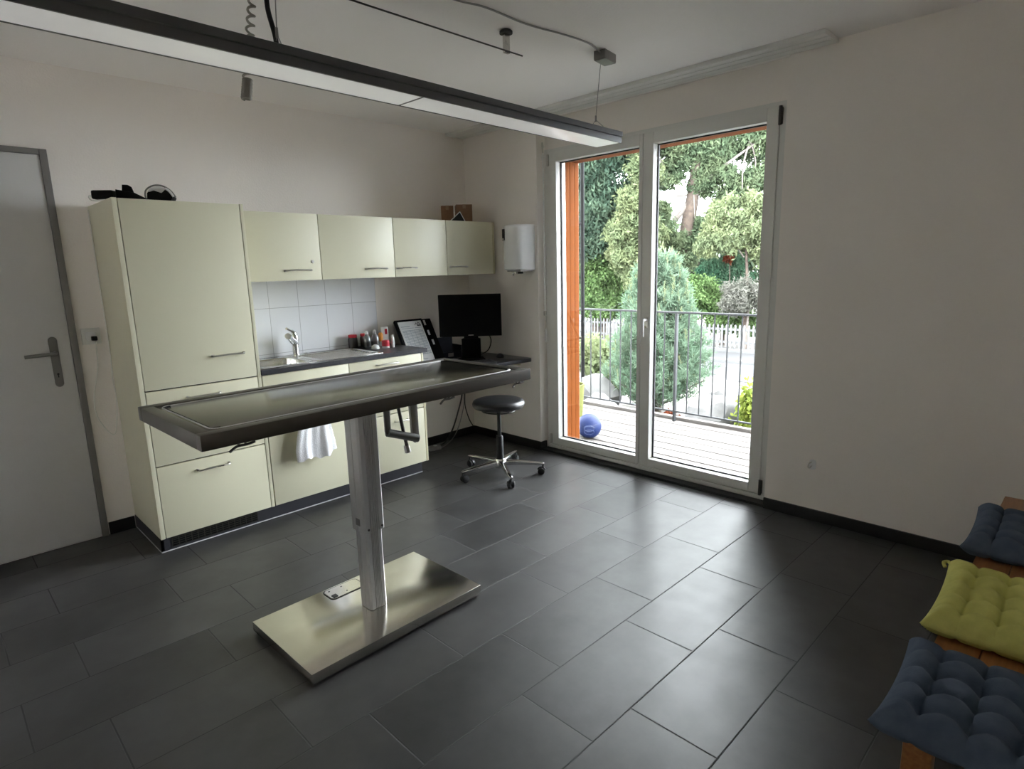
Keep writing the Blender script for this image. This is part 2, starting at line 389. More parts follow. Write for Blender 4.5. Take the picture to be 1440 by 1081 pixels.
MB().tube(bez([(-2.914, -0.015, 1.065), (-2.914, -0.05, 1.065), (-2.93, -0.062, 1.064), (-2.98, -0.064, 1.062), (-3.045, -0.062, 1.060)], 5), 0.0095, 10).build('lever_handle', 'castgrey', d)
m = MB(); m.cyl((-2.914, -0.0195, 0.952), (-2.914, -0.012, 0.952), 0.0055, 10); m.box(-2.9165, -2.9115, -0.0195, -0.012, 0.934, 0.95); m.build('keyhole', 'black', d)

# ------------------------------------------------------------------ balcony door
XF = 0.07
wd = thing('window_1', 'white two leaf glazed balcony door overlooking the garden', 'balcony door', (0.1, -1.69, 0), kind='structure')
fr = MB()
for (a, bb) in ((NL - .001, -0.885), (-2.515, NR + .001)): fr.box(0.085, 0.165, a, bb, 0.0, 2.29, 0.003)
fr.box(0.085, 0.165, -0.885, -2.515, 2.245, 2.29, 0.003); fr.box(0.085, 0.165, -0.885, -2.515, 0.0, 0.055, 0.003)
fr.box(0.072, 0.09, -0.815, -2.585, 0.018, 0.044, 0.003)
fr.build('door_frame', 'frame', wd)
leaves = (( -0.865, -1.670, -0.930, -1.6425), (-1.674, -2.529, -1.7473, -2.4618))
for i, (a, bb, g0, g1) in enumerate(leaves):
    m = MB(); z0, z1, gz0, gz1 = 0.050, 2.2636, 0.1054, 2.194
    m.box(XF, 0.150, a, g0, z0, z1, 0.004); m.box(XF, 0.150, g1, bb, z0, z1, 0.004)
    m.box(XF, 0.150, g0, g1, z0, gz0, 0.002); m.box(XF, 0.150, g0, g1, gz1, z1, 0.002)
    lf = m.build('leaf_frame', 'frame', wd)
    s_ = MB()
    for x in (0.128,): s_.box(x, x + 0.004, g0 + 0.004, g1 - 0.004, gz0 - 0.004, gz1 + 0.004)
    s_.build('pane', 'glass', lf)
    s_ = MB(); e = 0.007
    s_.box(0.1235, 0.1365, g0, g0 - e, gz0, gz1); s_.box(0.1235, 0.1365, g1 + e, g1, gz0, gz1); s_.box(0.1235, 0.1365, g0 - e, g1 + e, gz0, gz0 + e); s_.box(0.1235, 0.1365, g0 - e, g1 + e, gz1 - e, gz1)
    s_.build('glazing_seal', 'rubber', lf)
m = MB(); m.box(0.062, XF, -1.706, -1.733, 1.02, 1.095, 0.003); hb = m.build('handle_plate', 'nickel', wd)
MB().tube(bez([(0.065, -1.72, 1.075), (0.035, -1.72, 1.077), (0.020, -1.72, 1.070), (0.018, -1.72, 1.03), (0.020, -1.72, 0.965)], 5), [0.010] * 21, 10).build('window_handle', 'plastic', wd)
for (y, z0, z1, mt) in ((-2.537, 2.165, 2.262, 'darksteel'), (-2.537, 0.045, 0.14, 'darksteel'), (-0.857, 2.17, 2.25, 'nickel'), (-0.857, 0.055, 0.13, 'nickel')):
    m = MB(); m.cyl((XF - .006, y, z0), (XF - .006, y, z1), 0.009, 12); m.box(XF - .004, 0.10, y - .007, y + .007, z0 + .006, z1 - .006, 0.002); m.build('hinge', mt, wd)
# outside of the opening: metal guides, larch lining, facade
gd = MB(); gd.box(0.165, 0.20, -0.845, -0.862, -0.03, 2.26, 0.002); gd.box(0.20, 0.245, -0.828, -0.85, -0.03, 2.26, 0.002); gd.box(0.255, 0.285, -0.822, -0.84, -0.03, 2.26, 0.002)
gd.box(0.165, 0.285, -2.548, -2.56, -0.03, 2.26, 0.002)
struct(gd, 'trim_3', 'white', 'white shutter guide rails outside the balcony door', 'shutter guide')
tb = MB()
for i in range(3): tb.box(0.290 + i * .056, 0.344 + i * .056, NL - .001, -0.835 , -0.04, 2.30, 0.003)
tb.box(0.20, 0.46, -0.835, -2.57, 2.232, 2.275, 0.003)
tb.box(0.290, 0.46, -2.57, NR + .001, -0.04, 2.30, 0.003)
struct(tb, 'trim_4', 'timber', 'orange larch lining boards around the outside of the balcony door', 'timber lining')
fc = MB(); fc.box(WT, 0.50, NL + .005, 2.2, -1.2, 3.0); fc.box(WT, 0.50, NR - .005, -5.5, -1.2, 3.0); fc.box(WT, 0.50, NR - .005, NL + .005, 2.30, 3.0)
struct(fc, 'wall_outside', 'facade', 'pale rendered outside face of the house wall', 'wall')
# ------------------------------------------------------------------ curtain track, backed on the ceiling
t = thing('curtain_track', 'long white ceiling curtain track above the balcony door', 'curtain track', (-0.13, -1.4, 2.45))
zt_ = 2.484
pr_ = [(-0.192, H), (-0.190, zt_ + .003), (-0.186, zt_), (-0.139, zt_), (-0.139, zt_ + .010), (-0.131, zt_ + .010), (-0.131, zt_), (-0.077, zt_), (-0.077, zt_ + .010), (-0.069, zt_ + .010), (-0.069, zt_), (-0.006, zt_), (-0.003, H)]
MB().prism(pr_, -0.002, -2.822, 'y').build('track_profile', 'frame', t, 20)
for xg in (-.1385, -.0765): MB().box(xg, xg + .007, -0.005, -2.818, zt_ + .003, zt_ + .0095).build('groove_shade', 'gap', t)  # dark fill colours shade into the track channels
MB().box(-0.193, -0.003, -2.822, -2.828, zt_ - .001, H, 0.002).build('end_cap', 'frame', t)
# ------------------------------------------------------------------ shutter crank
c = thing('shutter_crank', 'white shutter crank rod hanging in the balcony door recess', 'crank', (0.03, -0.845, 0.86))
MB().tube(bez([(0.045, -0.832, 2.30), (0.03, -0.838, 2.33), (0.025, -0.842, 2.30), (0.03, -0.842, 2.26)], 5), 0.006, 8).build('hook', 'nickel', c)
m = MB(); m.cyl((0.03, -0.842, 2.26), (0.03, -0.842, 1.10), 0.006, 10); m.cyl((0.03, -0.842, 2.245), (0.03, -0.842, 2.21), 0.010, 10); m.build('rod', 'white', c)
m = MB(); m.box(0.02, 0.04, -0.834, -0.850, 1.075, 1.11, 0.003); m.cyl((0.036, -0.842, 1.09), (0.036, -0.842, 0.97), 0.006, 10); m.build('joint', 'nickel', c)
MB().cyl((0.036, -0.842, 0.975), (0.036, -0.842, 0.868), 0.0105, 12).build('grip', 'white', c)

# ------------------------------------------------------------------ kitchen
def handle(x, y, z, L, parent, mat='nickel'):
    y0 = y
    pts = [(x - L / 2, y0, z), (x - L / 2 + .004, y0 - .022, z), (x - L / 2 + .022, y0 - .028, z + .001), (x, y0 - .029, z + .003), (x + L / 2 - .022, y0 - .028, z + .001), (x + L / 2 - .004, y0 - .022, z), (x + L / 2, y0, z)]
    m = MB(); m.tube(bez(pts, 5), 0.0048, 8)
    for sx in (-1, 1): m.cyl((x + sx * L / 2, y0 - .004, z), (x + sx * L / 2, y0, z), 0.008, 10)
    return m.build('handle', mat, parent)

YT = -0.5115
tc = thing('tall_cabinet', 'tall cream kitchen cabinet with a door above two drawers', 'cabinet', (-2.36, -0.25, 0))
m = MB(); m.box(-2.665, -2.643, YT, -0.001, 0.076, 1.819, 0.0012); m.box(-2.068, -2.050, YT, -0.001, 0.076, 1.819, 0.0012)
m.box(-2.643, -2.068, YT + .025, -0.001, 1.80, 1.819); m.build('side_panel', 'cream', tc)
m = MB(); m.box(-2.642, -2.069, YT + .024, -0.003, 0.078, 1.799); m.build('carcass', 'gap', tc)
def front(x0, x1, z0, z1, y, parent, name, th=0.019): return MB().box(x0 + .0018, x1 - .0018, y, y + th, z0 + .0018, z1 - .0018, 0.0012).build(name, 'cream', parent)
f = front(-2.641, -2.070, 0.872, 1.819, YT, tc, 'door'); handle(-2.216, YT, 1.015, 0.165, f)
f = front(-2.641, -2.070, 0.4715, 0.869, YT, tc, 'drawer'); handle(-2.366, YT, 0.812, 0.165, f)
f = front(-2.641, -2.070, 0.076, 0.4685, YT, tc, 'drawer'); handle(-2.362, YT, 0.408, 0.165, f)
m = MB(); m.box(-2.667, -2.045, -0.500, -0.482, 0.003, 0.076); m.box(-2.667, -2.652, -0.500, -0.001, 0.003, 0.076); m.build('plinth', 'plinth', tc)
m = MB(); m.box(-2.668, -2.045, -0.503, -0.4995, 0, 0.005); m.box(-2.669, -2.666, -0.503, -0.001, 0, 0.005); m.build('sealing_strip', 'strip', tc)
vg = MB(); x0, x1 = -2.612, -2.156
vg.box(x0, x1, -0.5035, -0.4995, 0.018, 0.021); vg.box(x0, x1, -0.5035, -0.4995, 0.069, 0.072)
n = 14
for i in range(n + 1): xx = x0 + (x1 - x0) * i / n; vg.box(xx - .002, xx + .002, -0.5035, -0.4995, 0.018, 0.072)
for z in (0.030, 0.042, 0.054, 0.063): vg.box(x0, x1, -0.503, -0.4995, z, z + .0025)
vg.build('vent_grille', 'gap', tc)
MB().box(x0, x1, -0.5012, -0.4998, 0.018, 0.072).build('vent_opening', 'jet', tc)

def base_unit(name, x0, x1, label, parts):
    u = thing(name, label, 'cabinet', ((x0 + x1) / 2, -0.25, 0))
    m = MB(); a, bb = x0 + .0005, x1 - .0005
    m.box(a, a + .016, YT + .021, -0.002, 0.076, 0.868); m.box(bb - .016, bb, YT + .021, -0.002, 0.076, 0.868); m.box(a + .016, bb - .016, YT + .03, -0.002, 0.076, 0.092); m.box(a + .016, bb - .016, -0.012, -0.002, 0.092, 0.868)
    m.build('carcass', 'creamedge', u)
    for nm, fx0, fx1, z0, z1, hx, hz, hl in parts:
        f = front(fx0, fx1, z0, z1, YT, u, nm)
        if hx is not None: handle(hx, YT, hz, hl, f)
    m = MB(); m.box(a, bb if x1 < -1 else -0.956, -0.500, -0.482, 0.003, 0.076); m.build('plinth', 'plinth', u)
    m = MB(); m.box(a, bb if x1 < -1 else -0.954, -0.503, -0.4995, 0, 0.005); m.build('sealing_strip', 'strip', u)
    return u
sb = base_unit('sink_cabinet', -2.048, -1.489, 'low cream cabinet with one door under the steel sink', [('door', -2.046, -1.489, 0.076, 0.870, -1.765, 0.80, 0.165)])
db = base_unit('drawer_cabinet', -1.489, -0.915, 'low cream cabinet with drawers and a door under the draining board', [('drawer', -1.489, -0.918, 0.700, 0.870, -1.20, 0.83, 0.165), ('drawer', -1.489, -0.918, 0.480, 0.698, -1.20, 0.64, 0.165), ('door', -1.489, -0.918, 0.076, 0.478, -1.115, 0.42, 0.10)])
MB().box(-0.9165, -0.8995, YT, -0.002, 0.076, 0.872, 0.0012).build('side_panel', 'creamedge', db)
# worktop with a cut-out for the bowl
WX0, WX1, WY = -2.047, -0.870, -0.519
BX0, BX1, BY0, BY1 = -2.020, -1.690, -0.445, -0.125
m = MB(); m.box(WX0, BX0, WY, -0.007, 0.872, 0.900); m.box(BX1, WX1, WY, -0.007, 0.872, 0.900); m.box(BX0, BX1, WY, BY0, 0.872, 0.900); m.box(BX0, BX1, BY1, -0.007, 0.872, 0.900)
solo(m, 'worktop', 'worktop', 'dark grey laminate worktop over the low cream cabinets', 'worktop')
# sink
s = thing('sink', 'stainless steel sink with drainer set into the dark worktop', 'sink', (-1.63, -0.27, 0.9))
def rrect(x0, x1, y0, y1, r, n=6):
    P = []
    for cx, cy, a0 in ((x1 - r, y1 - r, 0), (x0 + r, y1 - r, PI / 2), (x0 + r, y0 + r, PI), (x1 - r, y0 + r, 1.5 * PI)):
        for k in range(n + 1): t = a0 + k * PI / 2 / n; P.append((cx + r * math.cos(t), cy + r * math.sin(t)))
    return P
def loft(mb, loops, cap=True):
    rings = [[mb.bm.verts.new(p) for p in L_] for L_ in loops]
    for a, bb in zip(rings, rings[1:]):
        n = len(a)
        for k in range(n): mb.bm.faces.new((a[k], a[(k + 1) % n], bb[(k + 1) % n], bb[k]))
    if cap: mb.bm.faces.new(rings[-1])
    return rings
m = MB()
lo = []
for z, ins, r in ((0.9045, -0.014, 0.07), (0.9055, 0.0, 0.06), (0.900, 0.006, 0.058), (0.78, 0.016, 0.055), (0.765, 0.032, 0.045)):
    lo.append([(x, y, z) for x, y in rrect(BX0 + .004 + ins, BX1 - .004 - ins, BY0 + .004 + ins, BY1 - .004 - ins, r)])
loft(m, lo); m.build('bowl', 'sink', s)
m = MB(); outer = (-2.044, -1.205, -0.478, -0.055)
# flange pieces around bowl and raised drainer with ribs
m.box(outer[0], BX0 - .004, outer[2], outer[3], 0.900, 0.904, 0.0015); m.box(BX0 - .004, BX1 + .004, outer[2], BY0 - .004, 0.900, 0.904, 0.0015); m.box(BX0 - .004, BX1 + .004, BY1 + .004, outer[3], 0.900, 0.904, 0.0015)
m.box(BX1 + .004, outer[1], outer[2], outer[3], 0.900, 0.9025, 0.001)
dr = rrect(-1.665, -1.222, -0.462, -0.12, 0.03)
for a, bb in zip(dr, dr[1:] + dr[:1]): m.tube([(a[0], a[1], 0.9035), (bb[0], bb[1], 0.9035)], 0.004, 6, False)
for k in range(9): y = -0.43 + k * 0.034; m.tube([(-1.62, y, 0.9025), (-1.27, y, 0.9025)], 0.0032, 6)
m.build('drainer', 'sink', s)
m = MB(); m.cyl((-1.855, -0.285, 0.766), (-1.855, -0.285, 0.769), 0.035, 20); m.cyl((-1.855, -0.285, 0.769), (-1.855, -0.285, 0.772), 0.016, 14); m.build('drain', 'chrome', s)
m = MB(); m.cyl((-1.95, BY1 - .013, 0.855), (-1.95, BY1 - .0185, 0.855), 0.014, 14); m.build('overflow', 'darksteel', s)
# faucet
fx, fy = -1.634, -0.092
f = thing('faucet', 'chrome single lever mixer tap behind the sink bowl', 'faucet', (fx, fy, 0.904))
m = MB(); m.lathe([(0.0, 0), (0.026, 0.0), (0.026, 0.006), (0.021, 0.012), (0.0225, 0.085), (0.0255, 0.095), (0.026, 0.125), (0.020, 0.138), (0.0, 0.141)], (fx, fy, 0.904), 24); m.build('body', 'chrome', f)
MB().tube(bez([(fx, fy, 0.985), (fx - .045, fy - .055, 1.012), (fx - .095, fy - .12, 1.045), (fx - .108, fy - .138, 1.052)], 5), [0.022] * 6 + [0.0195] * 10, 14).build('spout', 'chrome', f)
m = MB(); m.tube(bez([(fx, fy, 1.045), (fx - .01, fy - .008, 1.062), (fx - .045, fy - .035, 1.078), (fx - .075, fy - .055, 1.092)], 5), [0.016] * 4 + [0.012] * 4 + [0.008] * 8, 10); m.build('lever', 'chrome', f)
MB().lathe([(0, 0), (0.013, 0), (0.013, 0.008), (0.0, 0.010)], (-1.56, -0.075, 0.9045), 16).build('side_knob', 'chrome', f)

# wall cabinets
YU = -0.3775
UX = (-2.047, -1.548, -0.998, -0.533, -0.062)
ulab = ('cream wall cabinet with a small round lock, beside the tall cabinet', 'wide cream wall cabinet over the drainer with handle at its lower right', 'cream wall cabinet with no lock, its handle at lower left above the bare wall', 'last cream wall cabinet in the room corner, cardboard boxes on top')
uh = ((-1.703, 0.165), (-1.150, 0.16), (-0.902, 0.16), (-0.427, 0.16))
for i in range(4):
    x0, x1 = UX[i], UX[i + 1]
    u = thing('wall_cabinet', ulab[i], 'cabinet', ((x0 + x1) / 2, -0.19, 1.398), 'cream wall cabinets above the sink and desk')
    m = MB(); m.box(x0 + .0006, x1 - .0006, YU + .021, -0.002, 1.400, 1.799); m.build('carcass', 'creamedge', u)
    MB().box(x0 + .0006, x1 - .0006, YU + .0195, YU + .0208, 1.402, 1.797).build('door_gap_shade', 'gap', u)  # dark sheet added behind the door to put shade in its gaps
    if i == 3: MB().box(x1 - .0005, x1 + .018, YU, -0.002, 1.398, 1.799, 0.001).build('side_panel', 'creamedge', u)
    dr_ = front(x0 + .0006, x1 - .0006, 1.398, 1.800, YU, u, 'door'); handle(uh[i][0], YU, 1.460, uh[i][1], dr_)
    if i == 0:
        m = MB(); m.cyl((-1.606, YU - .006, 1.511), (-1.606, YU, 1.511), 0.0095, 16); m.box(-1.6075, -1.6045, YU - .0068, YU - .006, 1.505, 1.517); m.build('lock', 'nickel', dr_)

# towel on the sink cabinet handle
m = MB(); nu, nv = 44, 40
tops = []
gridv = []
for j in range(nv + 1):
    v = j / nv; z = 0.806 - v * 0.475
    half = 0.055 + 0.075 * min(1, v * 1.15) ** 1.1
    row = []
    for i in range(nu + 1):
        a = i / nu; q = 2 * a - 1
        x = -1.765 + q * half + 0.012 * math.sin(5 * v + 1) - 0.008 * v
        fold = 0.010 * math.sin(q * 5.2 + 1.5 * math.sin(2.2 * v) + .6) + 0.0035 * math.sin(q * 13 + 2 + 3 * v) + 0.003 * math.sin(7 * q * v + 9 * v)
        y = YT - 0.036 - 0.010 * v + fold * (0.4 + .8 * v) - .014
        zz = z - (0.018 * math.sin(q * 3.1 + .5) + 0.006 * math.sin(q * 14)) * v - 0.022 * q * v * -1
        row.append((x, y, zz))
    gridv.append(row)
V = [[m.bm.verts.new(p) for p in r] for r in gridv]
V2 = [[m.bm.verts.new((p[0], p[1] + 0.010, p[2])) for p in r] for r in gridv]
for j in range(nv):
    for i in range(nu):
        m.bm.faces.new((V[j][i], V[j][i + 1], V[j + 1][i + 1], V[j + 1][i])); m.bm.faces.new((V2[j][i], V2[j + 1][i], V2[j + 1][i + 1], V2[j][i + 1]))
for i in range(nu): m.bm.faces.new((V[0][i], V2[0][i], V2[0][i + 1], V[0][i + 1])); m.bm.faces.new((V[nv][i], V[nv][i + 1], V2[nv][i + 1], V2[nv][i]))
for j in range(nv): m.bm.faces.new((V[j][0], V[j + 1][0], V2[j + 1][0], V2[j][0])); m.bm.faces.new((V[j][nu], V2[j][nu], V2[j + 1][nu], V[j + 1][nu]))
solo(m, 'hand_towel', 'towel', 'white terry towel hanging on the sink cabinet door handle', 'towel', smooth=80)

# ------------------------------------------------------------------ things on the worktop
def bottle(x, y, label):
    o = thing('clear_bottle', label, 'bottle', (x, y, 0.903), 'clear bottles at the end of the drainer')
    MB().lathe([(0, 0), (0.026, 0), (0.029, 0.006), (0.030, 0.055), (0.026, 0.075), (0.012, 0.090), (0.011, 0.096), (0, 0.096)], (x, y, 0.903), 22).build('bottle_body', 'clear', o)
    MB().lathe([(0.0, 0.012), (0.0305, 0.012), (0.0305, 0.040), (0.0, 0.040)], (x, y, 0.903), 22).build('label_band', 'darksteel', o)
    MB().lathe([(0, 0.0955), (0.0125, 0.0955), (0.0125, 0.112), (0.006, 0.120), (0, 0.121)], (x, y, 0.903), 16).build('cap', 'plastic', o)
    return o
bottle(-1.115, -0.135, 'clear bottle with white cap, closer to the tap of the two')
bottle(-1.040, -0.125, 'clear bottle with white cap, next to the orange bottle')
def jar(x, y, label):
    o = thing('glass_jar', label, 'jar', (x, y, 0.903), 'dark jars against the splashback')
    MB().lathe([(0, 0), (0.030, 0), (0.033, 0.006), (0.033, 0.065), (0.028, 0.075), (0, 0.075)], (x, y, 0.903), 20).build('jar_body', 'darksteel', o)
    MB().lathe([(0, 0.0745), (0.031, 0.0745), (0.031, 0.092), (0.028, 0.095), (0, 0.095)], (x, y, 0.903), 20).build('lid', 'red', o)
jar(-1.185, -0.062, 'dark jar with red lid against the splashback, nearer the tap'); jar(-1.085, -0.058, 'dark jar with red lid against the splashback, behind the two clear bottles')
o = thing('orange_bottle', 'slim orange bottle with white base beside the white carton', 'bottle', (-0.988, -0.12, 0.9))
MB().lathe([(0, 0.035), (0.017, 0.035), (0.018, 0.085), (0.011, 0.098), (0.0, 0.100)], (-0.988, -0.12, 0.9), 18).build('bottle_body', 'orange', o)
MB().lathe([(0, 0.0), (0.0165, 0.0), (0.0165, 0.0352), (0, 0.0352)], (-0.988, -0.12, 0.9), 18).build('bottle_base', 'plastic', o)
o = thing('medicine_carton', 'tall white carton with a red mark behind the red tape roll', 'box', (-0.942, -0.105, 0.9))
Tm = Matrix.Translation((-0.942, -0.105, 0.9)) @ Matrix.Rotation(math.radians(-20), 4, 'Z')
MB(Tm).box(-.026, .026, -.018, .018, 0, .135, .001).build('carton', 'paper', o)
MB(Tm).box(-.002, .016, -.0186, -.018, .082, .122).build('red_mark', 'red', o)
o = thing('tape_roll', 'red roll standing on a white roll beside the worktop edge', 'tape', (-1.035, -0.255, 0.9))
MB().lathe([(0.011, 0.014), (0.027, 0.014), (0.028, 0.018), (0.028, 0.052), (0.027, 0.056), (0.011, 0.056), (0.011, 0.014)], (-1.035, -0.255, 0.9), 24).build('red_roll', 'red', o)
MB().lathe([(0.011, 0), (0.027, 0), (0.027, 0.014), (0.011, 0.014), (0.011, 0)], (-1.035, -0.255, 0.9), 24).build('white_roll', 'plastic', o)
o = thing('white_tube', 'slim white tube standing just right of the red roll', 'tube', (-0.985, -0.27, 0.9))
MB().lathe([(0, 0), (0.012, 0), (0.012, 0.07), (0, 0.07)], (-0.985, -0.27, 0.9), 16).build('tube_body', 'plastic', o); MB().lathe([(0, 0.0698), (0.010, 0.0698), (0.010, 0.088), (0, 0.089)], (-0.985, -0.27, 0.9), 16).build('cap', 'paper', o)
o = MB().lathe([(0, 0), (0.025, 0), (0.031, 0.006), (0.024, 0.024), (0.010, 0.033), (0, 0.034)], (-1.135, -0.275, 0.903), 24); solo(o, 'soap_dome', 'plastic', 'small white domed dish on the drainer in front of the bottles', 'dish')
m = MB(Matrix.Translation((-0.903, -0.155, 0.9)) @ Matrix.Rotation(0.5, 4, 'Z')); m.lathe([(0, 0), (0.012, 0), (0.015, 0.008), (0.013, 0.026), (0.007, 0.036), (0, 0.038)], (0, 0, 0), 16); solo(m, 'small_cup', 'paper', 'tiny white cup near the right end of the worktop', 'cup')

# ------------------------------------------------------------------ desk corner
DZ = 0.742
dk = thing('desk', 'dark corner desk shelf between worktop and balcony door wall', 'desk', (-0.44, -0.35, DZ - .04))
MB().prism([(-0.896, -0.003), (-0.896, -0.655), (-0.06, -0.742), (-0.03, -0.742), (-0.003, -0.715), (-0.003, -0.003)], DZ - .028, DZ, 'z', 0.004).build('desktop', 'desktop', dk)
m = MB(); m.box(-0.03, -0.003, -0.05, -0.60, DZ - .07, DZ - .029); m.box(-0.80, -0.10, -0.03, -0.003, DZ - .07, DZ - .029); m.build('wall_batten', 'creamedge', dk)
# monitor facing the room diagonally
mc = Vector((-0.386, -0.441, 0)); ang = math.radians(-45 + 1)
Tm = Matrix.Translation((mc.x, mc.y, 0)) @ Matrix.Rotation(ang, 4, 'Z')
mo = thing('monitor', 'black flat computer monitor switched off on the corner desk', 'monitor', (mc.x, mc.y, DZ))
MB(Tm).box(-.24, .24, 0.0, .028, .930, 1.252, .004).build('casing', 'jet', mo)
MB(Tm).box(-.226, .226, -.0012, 0.0005, .952, 1.238).build('screen', 'screen', mo)
m = MB(Tm); m.box(-.018, .022, -.0016, 0, .9385, .9425); m.build('badge', 'nickel', mo)
m = MB(Tm); m.box(-.10, .10, .028, .05, .96, 1.19, .008); m.box(-.055, .055, .028, .058, .80, .99, .006); m.build('neck', 'jet', mo)
m = MB(Tm); m.prism([(-.115, -.06), (.115, -.06), (.085, .11), (-.085, .11)], DZ + .0005, DZ + .016, 'z', .004); m.prism([(-.075, .018), (.075, .018), (.055, .085), (-.055, .085)], DZ + .016, DZ + .17, 'z', .004); m.build('stand', 'jet', mo)
MB().tube(bez([(-.17, -.40, .94), (-.145, -.41, .87), (-.17, -.39, .79), (-.25, -.34, .750)], 6), .0045, 8).build('monitor_cable', 'blackcable', mo)
# keyboard
Tk = Matrix.Translation((-0.545, -0.575, DZ)) @ Matrix.Rotation(math.radians(-22), 4, 'Z')
k = thing('keyboard', 'black computer keyboard lying before the monitor', 'keyboard', (-0.545, -0.575, DZ))
MB(Tk).box(-.21, .21, -.065, .065, .001, .016, .004).build('keyboard_base', 'black', k)
m = MB(Tk)
for r_ in range(5):
    for c_ in range(18): m.box(-.20 + c_ * .0222, -.182 + c_ * .0222, -.056 + r_ * .0225, -.038 + r_ * .0225, .0155, .021, .001, 1)
m.build('key_field', 'black', k)
m = MB(Matrix.Translation((-0.135, -0.50, DZ)) @ Matrix.Rotation(math.radians(-35), 4, 'Z'))
t_ = bmesh.new(); bmesh.ops.create_uvsphere(t_, u_segments=20, v_segments=12, radius=1.0); bmesh.ops.scale(t_, vec=(.031, .052, .030), verts=t_.verts)
bmesh.ops.bisect_plane(t_, geom=list(t_.verts) + list(t_.edges) + list(t_.faces), plane_co=(0, 0, 0), plane_no=(0, 0, -1), clear_outer=True)
m.add(t_, Matrix.Translation((0, 0, .0015))); solo(m, 'computer_mouse', 'black', 'black computer mouse near the wall end of the desk', 'computer mouse')
# document display stand with sheets
Tb = Matrix.Translation((-0.735, -0.303, DZ)) @ Matrix.Rotation(math.radians(-29), 4, 'X')
db_ = thing('document_stand', 'sloping black document stand holding a printed sheet, right of the worktop', 'document stand', (-0.735, -0.30, DZ))
MB(Tb).box(-.128, .150, 0.004, .018, .004, .375, .003).build('back_board', 'black', db_)
MB(Tb).box(-.129, -.108, -.006, .006, .004, .378, .002).build('frame_bar', 'jet', db_)
MB(Tb).box(-.129, .122, -.006, .006, .366, .378, .002).build('frame_bar', 'jet', db_)
MB(Tb).box(-.129, .122, -.020, .010, .002, .014, .003).build('ledge', 'jet', db_)
sh = MB(Tb).box(-.104, .108, -.004, .003, .016, .362).build('sheet', 'paper', db_)
m = MB(Tb)
for i in range(20): z = .085 + i * .0105; m.box(-.09, .098, -.0046, -.004, z, z + .0034)
for xx in (-.06, -.02, .02, .06): m.box(xx, xx + .0014, -.0047, -.004, .082, .29)
m.box(-.09, -.01, -.0046, -.004, .318, .322); m.box(-.09, .02, -.0046, -.004, .303, .306); m.box(.03, .095, -.0046, -.004, .303, .306); m.box(-.09, .05, -.0046, -.004, .045, .049); m.build('printed_table', 'ink', sh)
m = MB(Tb); m.tube([(.040, -.005, .326), (.055, -.005, .344), (.062, -.005, .328), (.076, -.005, .348), (.088, -.005, .331)], .0024, 6); m.box(.06, .095, -.0047, -.004, .318, .327); m.build('sheet_emblem', 'inkdark', sh)
MB(Tb).box(.110, .205, -.004, .0165, .01, .372, .004).build('index_panel', 'jet', db_)
for i, (zz, dx) in enumerate(((.318, .128), (.232, .133), (.150, .142))): MB(Tb).box(dx, dx + .017, -.0065, -.0035, zz, zz + .042).build('tab', 'paper', db_)
MB().tube([(-.73, -.15, 1.0), (-.73, -.06, DZ + .003)], .006, 8).build('prop', 'black', db_)
# dark letter tray beside it
Tt = Matrix.Translation((-0.40, -0.155, DZ)) @ Matrix.Rotation(math.radians(-8), 4, 'Z')
tr = thing('letter_tray', 'dark blue letter tray between document stand and monitor', 'letter tray', (-0.40, -0.155, DZ))
m = MB(Tt); m.box(-.10, .10, -.07, .07, .001, .006); m.box(-.10, -.095, -.07, .07, .006, .10, .001); m.box(.095, .10, -.07, .07, .006, .10, .001); m.box(-.095, .095, .065, .07, .006, .16, .001); m.box(-.095, .095, -.07, -.065, .006, .055, .001); m.build('tray_body', principled('navy_plastic', (0.012, 0.014, 0.035), 0.4, noise=0.1), tr)
m = MB(Tt); m.box(-.03, .02, -.072, -.0655, .015, .045); m.build('label_card', 'cable', tr)
# cables below the desk
def cable(name, pts, r, mat, label, cat='cable', group=None): return solo(MB().tube(bez(pts, 10), r, 8), name, mat, label, cat, group, smooth=60)
cable('power_cable', [(-.13, -.036, .669), (-.15, -.03, .40), (-.22, -.035, .22), (-.30, -.05, .09), (-.40, -.08, .02), (-.55, -.13, .008), (-.68, -.16, .008)], .0065, 'blackcable', 'thick black cable dropping from the desk to the power strip', group='cables under the corner desk')
cable('data_cable', [(-.115, -.035, .669), (-.125, -.035, .42), (-.13, -.035, .28), (-.09, -.035, .15), (-.045, -.035, .075)], .0048, 'blackcable', 'thin black cable falling towards the room corner under the desk', group='cables under the corner desk')
cable('grey_cable', [(-.10, -.036, .669), (-.055, -.028, .52), (-.075, -.028, .44), (-.13, -.03, .40), (-.15, -.035, .26), (-.26, -.06, .07), (-.42, -.12, .008), (-.60, -.17, .008)], .004, 'cable', 'grey cable looping under the desk beside the black cables', group='cables under the corner desk')
p = thing('power_strip', 'pale power strip lying on the floor beneath the desk', 'power strip', (-.66, -.12, 0))
Tp = Matrix.Translation((-.66, -.12, 0)) @ Matrix.Rotation(math.radians(-14), 4, 'Z')
MB(Tp).box(-.15, .15, -.025, .025, .001, .035, .006).build('strip_body', 'cable', p)
for i in range(4): MB(Tp).lathe([(0, .035), (.017, .035), (.017, .037), (.013, .0365), (0, .0355)], (0, 0, 0), 16, Matrix.Translation((-.105 + i * .07, 0, 0))).build('outlet', 'white', p)

